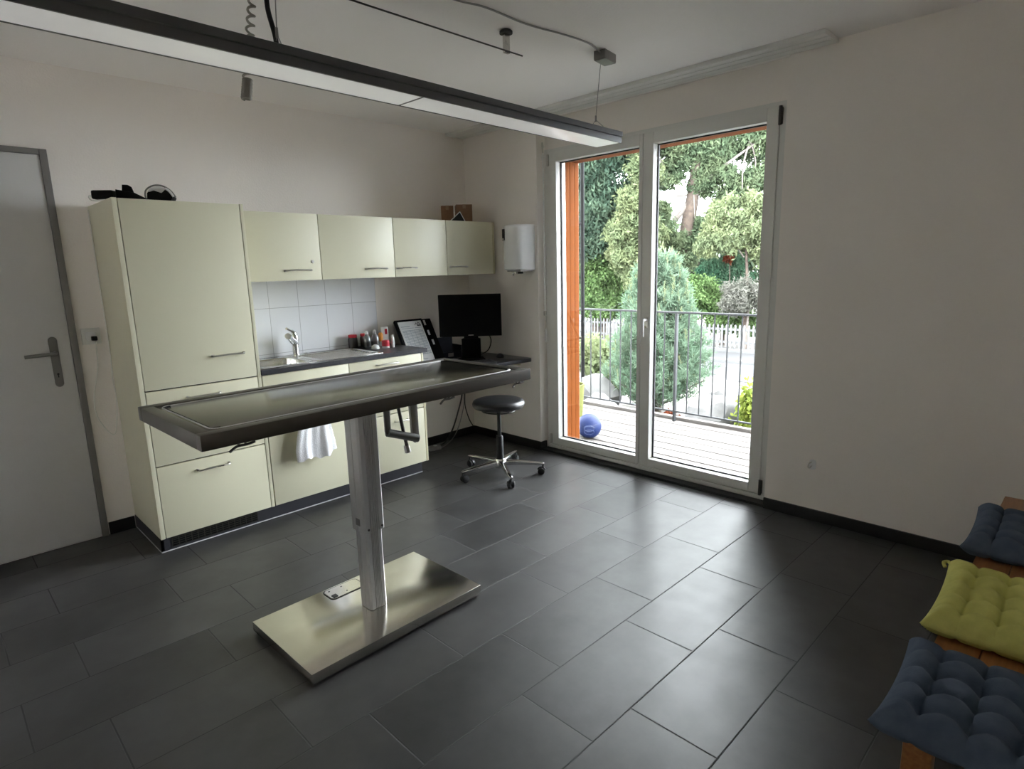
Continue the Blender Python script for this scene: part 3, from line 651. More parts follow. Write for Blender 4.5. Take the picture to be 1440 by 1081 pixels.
# ------------------------------------------------------------------ towel dispenser
dp = thing('towel_dispenser', 'white wall mounted towel dispenser in the corner beside the balcony door', 'dispenser', (-0.1, -0.69, 1.41))
y0, y1, dep = -0.600, -0.778, 0.185
prof = [(-0.002, y1), (-0.05, y1 - .002), (-0.12, y1 + .012), (-0.165, y1 + .042), (-0.183, y1 + .085), (-0.185, y0 - .05), (-0.178, y0 - .016), (-0.16, y0), (-0.002, y0 + .004)]
def drape(z, k, s_): return [(x * s_, (y + .69) * (1 - (1 - s_) * .3) - .69, z) for x, y in prof]
m = MB(); rings = loft(m, [drape(1.424, 0, .86), drape(1.432, 0, .99), drape(1.60, 0, 1.0), drape(1.735, 0, .985), drape(1.752, 0, .95), drape(1.757, 0, .86)]); m.bm.faces.new(rings[0][::-1]); m.build('casing', 'plastic', dp, 50)
MB().box(-.190, -.183, -.615, -.640, 1.645, 1.728, .003).build('window_slot', 'black', dp)
MB().lathe([(0, 0), (.007, 0), (.007, .003), (0, .004)], (0, 0, 0), 14, Matrix.Translation((-.190, -.628, 1.655)) @ Matrix.Rotation(-PI / 2, 4, 'Y')).build('lock', 'chrome', dp)
m = MB(); m.box(-.15, -.02, -.62, -.765, 1.412, 1.426, .004); m.build('bottom_plate', 'cable', dp)
m = MB(); m.cyl((-.10, -.665, 1.414), (-.10, -.665, 1.398), .010, 12); m.cyl((-.12, -.655, 1.402), (-.115, -.650, 1.386), .008, 12); m.build('feed_knob', 'chrome', dp)
m = MB(); m.box(-.10, -.07, -.68, -.715, 1.396, 1.413, .003); m.build('feed_button', 'black', dp)

# ------------------------------------------------------------------ sockets
so = thing('wall_socket', 'white double socket plate on the wall next to the grey door', 'socket', (-2.742, -0.01, 1.134))
MB().box(-2.785, -2.698, -.010, -.0005, 1.092, 1.180, .003).build('cover_plate', 'frame', so)
m = MB(); m.prism([(x, z) for x, z in rrect(-2.768, -2.722, 1.113, 1.160, .012, 4)], -.014, -.010, 'y'); m.build('insert', 'plastic', so)
MB().box(-2.745, -2.718, -.036, -.013, 1.112, 1.136, .005).build('plug', 'black', so)
cable('mains_cable', [(-2.727, -.03, 1.115), (-2.728, -.014, 1.06), (-2.735, -.012, .96), (-2.772, -.012, .803), (-2.772, -.012, .69), (-2.73, -.012, .592), (-2.700, -.014, .586), (-2.680, -.020, .70), (-2.674, -.03, .80), (-2.678, -.03, .90), (-2.672, -.03, 1.0), (-2.671, -.03, 1.4), (-2.671, -.03, 1.80)], .003, 'whitecable', 'thin pale cord looping from the wall socket up the tall cabinet')
so = thing('wall_outlet', 'small white outlet low on the bare wall near the balcony door', 'socket', (-.02, -2.849, .30))
MB().prism(rrect(-2.866, -2.832, .296, .352, .012, 4), -.006, -.0005, 'x').build('cover_plate', 'plastic', so)
MB().tube(bez([(-.006, -2.842, .338), (-.028, -2.838, .335), (-.034, -2.836, .318), (-.022, -2.838, .308), (-.008, -2.846, .318)], 5), .004, 8).build('hook', 'nickel', so)

# ------------------------------------------------------------------ things on cabinets
o = thing('flat_case', 'black flat case with a pale strap on the left edge of the tall cabinet', 'case', (-2.644, -.305, 1.819))
MB(Matrix.Translation((-2.644, -.305, 1.819)) @ Matrix.Rotation(math.radians(-38), 4, 'Z')).box(-.050, .050, -.03, .03, .010, .052, .010, 3).build('case_body', 'jet', o)
MB().tube(bez([(-2.690, -.275, 1.850), (-2.704, -.272, 1.842), (-2.692, -.28, 1.8235), (-2.65, -.32, 1.8235), (-2.61, -.34, 1.8235)], 5), .0045, 8).build('strap', 'whitecable', o)
o = thing('wedge_device', 'black wedge shaped device with a raised block on the tall cabinet', 'device', (-2.55, -.43, 1.819))
Tw = Matrix.Translation((-2.553, -.42, 1.8195)) @ Matrix.Rotation(math.radians(-14), 4, 'Z')
MB(Tw).prism([(-.066, 0), (.078, 0), (.055, .010), (.010, .034), (-.066, .046)], -.035, .035, 'y', .003).build('device_body', 'jet', o)
MB(Tw).prism([(-.040, .036), (.012, .030), (.004, .060), (-.012, .070), (-.036, .070)], -.028, .028, 'y', .003).build('raised_block', 'jet', o)
o = thing('headset', 'rounded black and white headset on the tall cabinet top', 'headset', (-2.42, -.41, 1.819))
Tg = Matrix.Translation((-2.418, -.405, 1.8195)) @ Matrix.Rotation(math.radians(-30), 4, 'Z')
MB(Tg).prism([(-.058, 0), (.052, 0), (.064, .020), (.058, .040), (.030, .062), (.0, .072), (-.035, .064), (-.054, .040)], -.040, .040, 'y', .008).build('shell', 'jet', o)
MB(Tg).prism([(-.050, .046), (-.034, .066), (.0, .075), (.030, .066), (.034, .058), (.014, .040), (-.020, .052), (-.038, .046)], -.042, .042, 'y', .003).build('band', 'plastic', o)
MB(Tg).tube(bez([(.034, -.043, .062), (.052, -.044, .048), (.068, -.044, .022)], 5), .0055, 8).build('trim_strip', 'plastic', o)
MB(Tg).tube(bez([(-.058, -.03, .004), (-.064, -.03, .03), (-.055, -.03, .058), (-.02, -.03, .078), (.02, -.03, .076), (.055, -.03, .052), (.075, -.03, .02)], 5), .004, 8).build('strap', 'castgrey', o)

def carton(x, y, w_, d_, h_, rot, label, flap=False):
    T_ = Matrix.Translation((x, y, 1.800)) @ Matrix.Rotation(rot, 4, 'Z')
    o = thing('cardboard_box', label, 'box', (x, y, 1.8), 'brown boxes on the corner wall cabinet')
    MB(T_).box(-w_ / 2, w_ / 2, -d_ / 2, d_ / 2, 0, h_, .002).build('box_body', 'cardboard', o)
    MB(T_).box(-.012, .012, -d_ / 2 - .0008, d_ / 2 + .0008, h_ - .03, h_ + .0008).build('tape_strip', principled('packing_tape', (0.30, 0.19, 0.11), 0.3, noise=0.05), o)
carton(-.215, -.215, .125, .12, .135, math.radians(-35), 'larger brown cardboard box on the corner wall cabinet')
carton(-.335, -.16, .095, .09, .125, math.radians(-38), 'smaller brown cardboard box behind the tent card on the wall cabinet')
tcx = thing('tent_card', 'black tent card with white edges before the brown boxes', 'tent card', (-.325, -.285, 1.8))
Tn = Matrix.Translation((-.327, -.285, 1.8005)) @ Matrix.Rotation(math.radians(-42), 4, 'Z')
MB(Tn).prism([(-.062, 0), (.046, 0), (.012, .068)], -.02, .04, 'y').build('card_body', 'black', tcx)
m = MB(Tn); m.tube([(-.066, -.0205, .003), (.012, -.0205, .072)], .0032, 6); m.tube([(.012, -.0205, .072), (.048, -.0205, .003)], .0032, 6); m.build('card_edge', 'plastic', tcx)

# ------------------------------------------------------------------ ceiling lamp
LA = math.radians(1.5)
TL = Matrix.Translation((-0.600, -1.884, 0)) @ Matrix.Rotation(LA, 4, 'Z')
lamp = thing('pendant_lamp', 'long dark grey pendant strip lamp with two pale white diffusers', 'lamp', (-1.9, -1.91, 2.085))
prf = [(-.0755, 2.086), (-.0755, 2.0815), (-.0835, 2.0815), (-.0855, 2.102), (-.0855, 2.106), (-.0815, 2.107), (-.0815, 2.111), (-.0905, 2.112), (-.0905, 2.1365), (-.086, 2.1385), (.086, 2.1385), (.0905, 2.1365), (.0905, 2.112), (.0815, 2.111), (.0815, 2.107), (.0855, 2.106), (.0855, 2.102), (.0835, 2.0815), (.0755, 2.0815), (.0755, 2.086)]
MB(TL).prism(prf, 0.0, -2.66, 'x').build('lamp_housing', 'lampbody', lamp, 25)
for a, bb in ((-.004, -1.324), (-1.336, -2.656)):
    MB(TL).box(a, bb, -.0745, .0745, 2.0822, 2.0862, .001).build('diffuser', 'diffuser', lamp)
m = MB(TL); m.prism(prf, -.001, .003, 'x'); MB(TL).box(-1.336, -1.324, -.0755, .0755, 2.0828, 2.0862).build('divider_bar', 'lampbody', lamp); m.build('end_cap', 'lampbody', lamp, 25)
for xh in (-.115, -1.855):
    m = MB(TL); m.tube([(xh, 0, 2.195), (xh - .025, -.075, 2.138)], .0015, 6); m.tube([(xh, 0, 2.195), (xh + .02, .075, 2.138)], .0015, 6); m.tube([(xh, 0, 2.185), (xh, 0, 2.215)], .005, 8); m.tube([(xh, 0, 2.205), (xh, -.03, 2.462)], .0018, 6)
    m.build('suspension_wire', 'cable', lamp)
m = MB(Matrix.Translation((-.715, -1.945, 0)) @ Matrix.Rotation(.15, 4, 'Z')); m.prism([(-.055, 2.460), (.055, 2.460), (.060, 2.468), (.060, H), (-.060, H), (-.060, 2.468)], -.032, .032, 'y', .002); m.build('canopy', 'castgrey', lamp)
cable('ceiling_cable', [(-2.42, -1.90, H - .006), (-2.0, -1.915, H - .006), (-1.70, -1.925, H - .006), (-1.55, -1.955, H - .007), (-1.30, -1.945, H - .006), (-1.08, -1.98, H - .008), (-.90, -1.985, H - .007), (-.765, -1.955, H - .012)], .0042, 'cable', 'thin grey cable clipped along the ceiling to the lamp canopy')
cable('lamp_supply_cable', [(-2.452, -1.92, 2.137), (-2.448, -1.905, 2.20), (-2.462, -1.90, 2.28), (-2.458, -1.90, 2.36), (-2.44, -1.90, H - .002)], .008, 'blackcable', 'black twisted supply cable rising from the pendant lamp')
# coiled cord
pts = []; n = 700
A, B_ = Vector((-2.433, -1.6, 2.072)), Vector((-2.362, -1.6, 2.505)); ax = (B_ - A).normalized(); u_, v_ = frame_of(ax)
for i in range(n):
    t = i / (n - 1); tt = t ** 1.0
    # closely wound at the lower end, pulled open above
    turns = 16 * (1 - (1 - t) ** 1.0) if False else (13 * min(t / .16, 1) + 11 * max(0, (t - .16) / .84))
    a = 2 * PI * turns; r_ = 00.0155 - .005 * t
    pts.append(A + ax * ((B_ - A).length * t) + (u_ * math.cos(a) + v_ * math.sin(a)) * r_)
o = MB().tube(pts, .0046, 6).build('coiled_cable', 'coil', None, 60); tag(o, 'beige coiled spiral cord hanging from the ceiling behind the lamp', 'cord')
# slim rod under the ceiling
o = thing('ceiling_rail', 'slim steel rod held under the ceiling by a bracket post', 'rail', (-1.7, -1.83, 2.40))
MB().tube([(-2.75, -1.842, 2.412), (-1.215, -1.838, 2.412)], .0035, 8).build('rod', 'darksteel', o)
for xx in (-1.305, -2.62):
    m = MB(); m.box(xx - .016, xx + .016, -1.832, -1.816, 2.408, 2.490, .002); bk = m.build('bracket', 'nickel', o)
    MB().lathe([(0, 0), (.030, 0), (.030, .010), (.024, .015), (0, .015)], (xx, -1.824, 2.490), 24).build('rosette', 'darksteel', bk)

# ------------------------------------------------------------------ examination table
TA = math.radians(1.1)
TE = Matrix.Translation((-2.212, -1.848, 0)) @ Matrix.Rotation(TA, 4, 'Z')
et = thing('examination_table', 'stainless steel examination table on a single lifting column', 'table', (-2.212, -1.848, 0))
LX, LY = 0.694, 0.297
m = MB(TE)
# rim and folded edge
for (a, bb, c_, d_) in ((-LX, LX, -LY, -LY + .04), (-LX, LX, LY - .04, LY), (-LX, -LX + .04, -LY + .04, LY - .04), (LX - .04, LX, -LY + .04, LY - .04)):
    m.box(a, bb, c_, d_, 0.952, 1.0, .003)
m.build('table_rim', 'rimsteel', et)
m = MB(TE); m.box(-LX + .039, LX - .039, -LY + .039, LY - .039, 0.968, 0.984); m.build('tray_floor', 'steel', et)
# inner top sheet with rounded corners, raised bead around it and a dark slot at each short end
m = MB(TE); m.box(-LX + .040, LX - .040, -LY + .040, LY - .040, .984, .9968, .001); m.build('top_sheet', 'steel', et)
m = MB(TE); bd = rrect(-.640, .640, -.236, .236, .030)
for a, bb in zip(bd, bd[1:] + bd[:1]): m.tube([(*a, .9962), (*bb, .9962)], .0034, 6, False)
m.build('bead', 'alu', et)
for xs in (-1, 1): MB(TE).tube(bez([(xs * .612, -.226, .9964), (xs * .632, -.216, .9964), (xs * .637, -.19, .9964), (xs * .637, 0, .9964), (xs * .637, .19, .9964), (xs * .632, .216, .9964), (xs * .612, .226, .9964)], 6), .0036, 8).build('drain_slot', 'jet', et)
# underside frame
m = MB(TE); m.box(-.60, .60, -.10, -.06, .925, .967, .003); m.box(-.60, .60, .06, .10, .925, .967, .003); m.box(-.06, .06, -.10, .10, .925, .967, .002); m.build('support_frame', 'castgrey', et)
def column(hx, hy, z0, z1, groove):
    """ribbed square section, ribs down the middle of the faces"""
    P = []; 
    def side(p, q, n_):
        p, q = Vector(p), Vector(q); d_ = (q - p).normalized(); nn = Vector((d_.y, -d_.x)); L_ = (q - p).length; out = [tuple(p)]
        for k in range(n_):
            c0 = L_ * (.27 + .46 * k / max(n_ - 1, 1)) if n_ > 1 else L_ * .5; w2 = .0023
            for off, dd in ((-w2, 0), (-w2 + .0012, -groove), (w2 - .0012, -groove), (w2, 0)): v = p + d_ * (c0 + off) + nn * dd; out.append((v.x, v.y))
        return out
    r = .008
    c_ = [(-hx, -hy), (hx, -hy), (hx, hy), (-hx, hy)]
    sides = []
    for i, nsides in ((0, 5), (1, 1), (2, 5), (3, 1)):
        a, bb = Vector(c_[i]), Vector(c_[(i + 1) % 4]); d_ = (bb - a).normalized()
        a2, b2 = a + d_ * r, bb - d_ * r
        sides += side(a2, b2, nsides) + [tuple(b2)]
    m_ = MB(TE); m_.prism(sides, z0, z1, 'z'); return m_
column(.040, .041, .052, .60, .0035).build('inner_column', 'alu', et, 30)
column(.0485, .0495, .398, .966, .0035).build('outer_column', 'alu', et, 30)
for xx in (-.030, .034): MB(TE).lathe([(0, 0), (.0048, 0), (.0048, .003), (0, .0035)], (0, 0, 0), 12, Matrix.Translation((xx, -.0495, .412)) @ Matrix.Rotation(PI / 2, 4, 'X')).build('screw', 'darksteel', et)
m = MB(TE); m.box(-.0495, -.0485, -.018, .012, .425, .455); m.build('column_plate', 'castgrey', et)
m = MB(TE); BXh, BYh = .409, .247
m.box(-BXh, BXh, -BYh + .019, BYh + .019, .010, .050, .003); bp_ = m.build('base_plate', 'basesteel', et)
m = MB(TE); m.prism(rrect(-.100, .06, .165, .252, .018), .050, .0522, 'z'); cp = m.build('cover_plate', 'basesteel', bp_)
m = MB(TE); o_ = rrect(-.104, .062, .161, .254, .02)
for a, bb in zip(o_, o_[1:] + o_[:1]): m.tube([(*a, .0502), (*bb, .0502)], .0022, 6, False)
m.build('cover_seam', 'gap', bp_)
m = MB(TE); m.box(-.092, -.070, .172, .196, .0522, .055, .002); m.build('rocker_switch', 'black', bp_)
for xx, yy in ((-.02, .185), (-.02, .235), (-.08, .235)): MB(TE).cyl((xx, yy, .0522), (xx, yy, .0530), .004, 10).build('cover_screw', 'darksteel', bp_)
for sx in (-1, 1):
    for sy in (-1, 1): MB(TE).cyl((sx * .33, .019 + sy * .18, 0), (sx * .33, .019 + sy * .18, .011), .022, 14).build('foot', 'rubber', et)
# tilting bracket right of the column: two arms, cross tube, threaded rod
m = MB(TE); m.prism([(.078, .95), (.078, .80), (.088, .782), (.104, .79), (.108, .95)], -.055, -.047, 'y', .001); m.build('bracket_arm', 'castgrey', et)
m = MB(TE); m.prism([(.205, .95), (.212, .74), (.224, .722), (.240, .728), (.246, .745), (.243, .95)], -.055, -.040, 'y', .002); m.build('bracket_arm', 'castgrey', et)
MB(TE).tube([(.092, -.046, .794), (.232, -.062, .742)], .017, 16).build('cross_tube', 'castgrey', et)
m = MB(TE); m.tube([(.140, -.05, .95), (.168, -.053, .775), (.180, -.054, .715)], .0075, 10); m.build('threaded_rod', 'darksteel', et)
MB(TE).tube([(.176, -.054, .722), (.183, -.0545, .692)], [.012, .0135], 12).build('rod_knob', 'nickel', et)
m = MB(TE); m.cyl((.229, -.064, .744), (.229, -.055, .744), .006, 12); m.build('pivot_bolt', 'black', et)
# tie-down cleats under the rim
for xc in (-.575, .222, .628):
    m = MB(TE); y = -LY + .018
    m.tube(bez([(xc - .040, y - .008, .932), (xc - .015, y, .942), (xc + .015, y, .942), (xc + .040, y + .004, .944)], 4), .0042, 8); m.cyl((xc - .010, y, .941), (xc - .010, y, .953), .004, 8); m.cyl((xc + .010, y, .941), (xc + .010, y, .953), .004, 8)
    m.build('cleat', 'darksteel', et)

# ------------------------------------------------------------------ stool
SX, SY = -0.616, -0.971
st = thing('swivel_stool', 'round black swivel stool on a five arm chrome base with castors', 'stool', (SX, SY, 0))
sm = MB().lathe([(0, .500), (.10, .500), (.150, .497), (.172, .505), (.183, .520), (.184, .533), (.176, .548), (.155, .556), (.10, .561), (0, .563)], (SX, SY, -.012), 48).build('seat', 'leather', st, 60)
ring = [(SX + .115 * math.cos(t), SY + .115 * math.sin(t), .468) for t in np.linspace(0, 2 * PI, 37)]
m = MB(); m.tube(ring, .005, 8, False)
for k in range(3): t = k * 2 * PI / 3 + .4; m.tube([(SX + .115 * math.cos(t), SY + .115 * math.sin(t), .468), (SX + .09 * math.cos(t), SY + .09 * math.sin(t), .488)], .005, 8)
m.box(SX - .05, SX + .05, SY - .05, SY + .05, .474, .488, .003); m.build('height_ring', 'black', st)
MB().cyl((SX, SY, .26), (SX, SY, .478), .014, 18).build('gas_piston', 'black', st)
MB().lathe([(0, .085), (.027, .085), (.025, .275), (.022, .285), (0, .285)], (SX, SY, 0), 24).build('piston_sleeve', 'black', st)
MB().lathe([(0, .055), (.040, .055), (.046, .075), (.044, .105), (.033, .118), (0, .118)], (SX, SY, 0), 24).build('hub', 'chrome', st)
for k, a in enumerate((95, 167.5, 239.5, 311, 23)):
    a = math.radians(a); dx, dy = math.cos(a), math.sin(a)
    Tk = Matrix.Translation((SX, SY, 0)) @ Matrix.Rotation(a, 4, 'Z')
    m = MB(Tk); secs = []
    for x, w_, h_, z in ((.030, .022, .036, .088), (.12, .018, .028, .088), (.24, .014, .020, .082), (.298, .0125, .017, .078), (.312, .008, .010, .077)):
        secs.append([(x, yy, zz) for yy, zz in rrect(-w_, w_, z - h_ / 2, z + h_ / 2, min(w_, h_) * .4, 3)])
    r_ = loft(m, secs); m.bm.faces.new(r_[0][::-1]); ar = m.build('leg', 'chrome', st)
    m = MB(Tk)
    for sy in (-1, 1): m.lathe([(0, 0), (.018, 0), (.024, .003), (.0245, .014), (.018, .017), (0, .017)], (0, 0, 0), 20, Matrix.Translation((.290, sy * .006, .0248)) @ Matrix.Rotation(-sy * PI / 2, 4, 'X'))
    m.build('castor_wheel', 'rubber', ar)
    m = MB(Tk); m.prism([(.262 + .03 * math.cos(t) + .028, .027 + .029 * math.sin(t)) for t in np.linspace(.15, PI - .3, 10)] , -.0065, .0065, 'y'); m.cyl((.303, 0, .05), (.303, 0, .076), .0065, 10); m.build('castor_fork', 'black', ar)

# ------------------------------------------------------------------ bench and cushions
bn = thing('bench', 'orange brown wooden bench carrying three tufted cushions', 'bench', (-1.1, -3.9, 0))
m = MB()
for i in range(4): y = -3.70 - i * .098; m.box(-2.04, -.25, y - .0955, y, .410, .435, .004)
m.build('seat', 'bench', bn)
m = MB(); m.box(-2.00, -.29, -3.725, -3.745, .33, .410, .003); m.box(-2.00, -.29, -4.05, -4.07, .33, .410, .003); m.build('apron', 'bench', bn)
for xx in (-2.01, -.34):
    for yy in (-3.715, -4.015): MB().box(xx, xx + .055, yy - .055, yy, 0, .410, .004).build('leg', 'bench', bn)

def cushion_mesh(seed, S=.42, D=.40, nt=4):
    R_ = random.Random(seed); N = 80
    bm_ = bmesh.new()
    tx = [(-S / 2) + S * (i + 1) / (nt + 1) + R_.uniform(-.004, .004) for i in range(nt)]
    ty = [(-D / 2) + D * (i + 1) / (nt + 1) + R_.uniform(-.004, .004) for i in range(nt)]
    gx_ = [-S / 2] + tx + [S / 2]; gy_ = [-D / 2] + ty + [D / 2]
    def cell(g_, v):
        for k_ in range(len(g_) - 1):
            if v <= g_[k_ + 1] or k_ == len(g_) - 2:
                f_ = (v - g_[k_]) / (g_[k_ + 1] - g_[k_]); first, last = k_ == 0, k_ == len(g_) - 2
                q = 2 * f_ - 1
                if (first and q < 0) or (last and q > 0): q = 0
                return 1 - abs(q) ** 5
    def top(x, y):
        ex = 1 - abs(x) / (S / 2); ey = 1 - abs(y) / (D / 2); e = max(min(ex, ey), 0)
        h = .052 * (1 - (1 - min(e / .30, 1)) ** 2.4)
        cx_, cy_ = cell(gx_, x), cell(gy_, y)
        near = min(math.hypot(x - a, y - b_) for a in tx for b_ in ty)
        h *= 1 - .30 * (1 - cy_) - .18 * (1 - cx_) - .42 * math.exp(-(near / .020) ** 2)
        h += .0016 * math.sin(37 * x + 11 * y + seed) * min(1, e * 6)
        return max(h, 0)
    def outline(a, b_):
        # sides drawn in a little between the pointed corners
        x = a * S / 2; y = b_ * D / 2
        x *= 1 - .045 * (1 - b_ * b_); y *= 1 - .045 * (1 - a * a)
        return x, y
    Vt, Vb = [], []
    for j in range(N + 1):
        r1, r2 = [], []
        for i in range(N + 1):
            a, b_ = 2 * i / N - 1, 2 * j / N - 1
            x, y = outline(a, b_); x0_, y0_ = a * S / 2, b_ * D / 2
            h = top(x0_, y0_); edge = (i in (0, N) or j in (0, N))
            crn = .012 * (abs(a) * abs(b_)) ** 3; v1 = bm_.verts.new((x, y, .024 + crn + (0 if edge else h))); r1.append(v1)
            r2.append(v1 if edge else bm_.verts.new((x, y, .024 + crn - min(.0235 + crn, h * .7))))
        Vt.append(r1); Vb.append(r2)
    for j in range(N):
        for i in range(N):
            bm_.faces.new((Vt[j][i], Vt[j][i + 1], Vt[j + 1][i + 1], Vt[j + 1][i])); 
            q = [Vb[j][i], Vb[j + 1][i], Vb[j + 1][i + 1], Vb[j][i + 1]]
            if len(set(q)) == 4 and set(q) != {Vt[j][i], Vt[j][i + 1], Vt[j + 1][i + 1], Vt[j + 1][i]}: bm_.faces.new(q)
    return bm_, tx, ty
for i, (cx, cy, rot, mat, lab, S) in enumerate(((-1.915, -3.862, 0.5, 'blue', 'blue tufted seat cushion nearest the camera end of the bench', .385), (-1.397, -3.858, 1.0, 'green', 'lime green tufted seat cushion in the middle of the bench', .45), (-.79, -3.852, 1.0, 'blue', 'blue tufted seat cushion at the far end of the bench', .45))):
    T_ = Matrix.Translation((cx, cy, .4355)) @ Matrix.Rotation(math.radians(rot), 4, 'Z')
    c = thing('seat_cushion', lab, 'cushion', (cx, cy, .435), 'tufted cushions on the bench')
    bm_, tx, ty = cushion_mesh(i + 3, S); m = MB(T_); m.add(bm_); m.build('cushion_cover', mat, c, 80)
    if mat == 'green': MB(T_).tube(bez([(S / 2 - .01, .192, .03), (S / 2 + .008, .202, .034), (S / 2 + .004, .214, .030), (S / 2 - .008, .208, .020)], 4), .0055, 6).build('tie', mat, c)

# ------------------------------------------------------------------ terrace
m = MB(); x = 0.505; i = 0
m.box(.165, .42, -2.55, -.84, -.055, -.038)
while x < 1.72:
    m.box(x, x + .134, -5.4, 2.15, -.075, -.05 + (.001 if i % 2 else 0), .003, 1)
    if i % 3 != 5:
        pass
    x += .149; i += 1
struct(m, 'floor_deck', 'deck', 'weathered pale wooden terrace boards outside the balcony door', 'terrace')
struct(MB().box(.503, 1.70, -5.3, 2.1, -.30, -.0765), 'slab_deck', 'deckshade', 'ground under the terrace boards, coloured dark as gap shade', 'slab')
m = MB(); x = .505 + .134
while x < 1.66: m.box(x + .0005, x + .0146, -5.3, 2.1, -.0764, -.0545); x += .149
struct(m, 'trim_6', 'deckshade', 'dark strips colouring shade into the gaps between the terrace boards', 'joint')  # added filler strips, coloured dark as the shade in the gaps
struct(MB().box(1.672, 1.735, -5.4, 2.15, -.05, -.018, .004), 'trim_5', 'deck', 'raised timber edge board along the terrace railing', 'edge board')
rl = thing('terrace_railing', 'grey metal terrace railing with slim upright bars', 'railing', (1.63, -1.4, -.05))
MB().box(1.612, 1.648, -4.6, 1.9, .985, 1.003, .003).build('top_rail', 'galv', rl)
MB().box(1.618, 1.642, -4.6, 1.9, .042, .056, .002).build('bottom_rail', 'galv', rl)
k = -27
while k <= 22:
    y = -1.055 + k * .1255
    if k % 10 == 0: MB().box(1.612, 1.648, y - .010, y + .010, -.05, .986, .002).build('post', 'galv', rl)
    else: MB().cyl((1.63, y, .055), (1.63, y, .986), .0065, 8).build('bar', 'galv', rl)
    k += 1
o = thing('ball', 'blue ball with pale print lying on the terrace beside the timber lining', 'ball', (.60, -.74, -.05))
t_ = bmesh.new(); bmesh.ops.create_uvsphere(t_, u_segments=32, v_segments=18, radius=.108); m = MB(); m.add(t_, Matrix.Translation((.652, -.783, .059))); m.build('ball_skin', 'ball', o, 80)
Rb = Matrix.Translation((.652, -.783, .059)) @ Matrix.Rotation(math.radians(-142), 4, 'Z') @ Matrix.Rotation(math.radians(8), 4, 'Y')
def onball(pts_): return [Rb @ (Vector(p).normalized() * .1085) for p in pts_]
m = MB()
for sgn in (1, -1): m.tube(onball([(1, .42 * math.cos(t), .16 * sgn + .22 * math.sin(t)) for t in np.linspace(0, 2 * PI, 25)]), .0028, 6, False)
m.tube(onball([(1, .5 * t, .45 - .2 * t * t) for t in np.linspace(-1, 1, 12)]), .003, 6)
m.build('ball_print', 'ballmark', o)
o = thing('downpipe', 'slim dark pipe standing beside the outside timber lining', 'pipe', (.80, -.50, .5))
MB().cyl((.83, -.575, .45), (.83, -.575, 2.9), .017, 14).build('pipe_run', 'jet', o)
m = MB(); m.box(.50, .83, -.57, -.58, 1.8, 1.815); m.box(.50, .83, -.57, -.58, .8, .815); m.build('pipe_bracket', 'jet', o)
o = thing('yellow_bucket', 'yellow bucket half hidden by the timber lining on the terrace', 'bucket', (.80, -.53, -.05))
m = MB(); m.lathe([(0, .0), (.075, .0), (.098, .42), (.103, .42), (.103, .43), (.094, .43), (.072, .01), (0, .01)], (.80, -.49, -.049), 28); m.build('bucket_body', 'yellow', o)
MB().tube([(.80 + .1 * math.cos(t), -.49, .372 + .09 * math.sin(t)) for t in np.linspace(0, PI, 15)], .003, 6).build('bail', 'galv', o)

# ------------------------------------------------------------------ garden and road
def ground_z(x, y):
    a = min(max((x - 2.0) / 9.5, 0), 1); return -.42 - 1.36 * (a * a * (3 - 2 * a)) + .05 * math.sin(x * 1.3 + y) + .04 * math.sin(y * 1.7)
m = MB(); nx, ny = 44, 70
G = [[m.bm.verts.new((1.4 + 11.2 * i / nx, -16 + 40 * j / ny, ground_z(1.4 + 11.2 * i / nx, -16 + 40 * j / ny) if i < nx else -1.82)) for j in range(ny + 1)] for i in range(nx + 1)]
for i in range(nx):
    for j in range(ny): m.bm.faces.new((G[i][j], G[i + 1][j], G[i + 1][j + 1], G[i][j + 1]))
struct(m, 'ground', 'soil', 'pale gravel garden bed sloping down to the road', 'ground', 60)
struct(MB().box(12.5, 15.35, -16, 24, -2.0, -1.80), 'road', 'asphalt', 'grey asphalt road beyond the garden', 'road')
m = MB(); m.box(15.35, 15.55, -16, 24, -2.0, -1.70, .02); struct(m, 'kerb', 'kerb', 'pale kerb between the road and footpath', 'kerb')
struct(MB().box(15.55, 17.25, -16, 24, -2.0, -1.74), 'pavement', 'asphalt', 'grey footpath before the white fence', 'pavement')
struct(MB().box(17.25, 17.5, -16, 24, -2.0, -1.62, .02), 'wall_low', 'kerb', 'low pale kerb wall carrying the white picket fence', 'wall')
struct(MB().box(17.5, 60, -40, 60, -2.2, -1.78), 'ground', 'soil', 'earth under the trees behind the white fence', 'ground')
fn = thing('picket_fence', 'white picket fence along the far side of the road', 'fence', (17.4, 7, -1.62))
m = MB(); m.box(17.40, 17.44, 2.4, 14.6, -1.44, -1.36); m.box(17.40, 17.44, 2.4, 14.6, -0.98, -.90); m.build('fence_rail', 'picket', fn)
y = 2.45; k = 0
while y < 14.5:
    me = MB(); me.prism([(y - .035, -1.60), (y + .035, -1.60), (y + .035, -.80), (y, -.755), (y - .035, -.80)], 17.375, 17.40, 'x').build('picket', 'picket', fn, 0); y += .165; k += 1

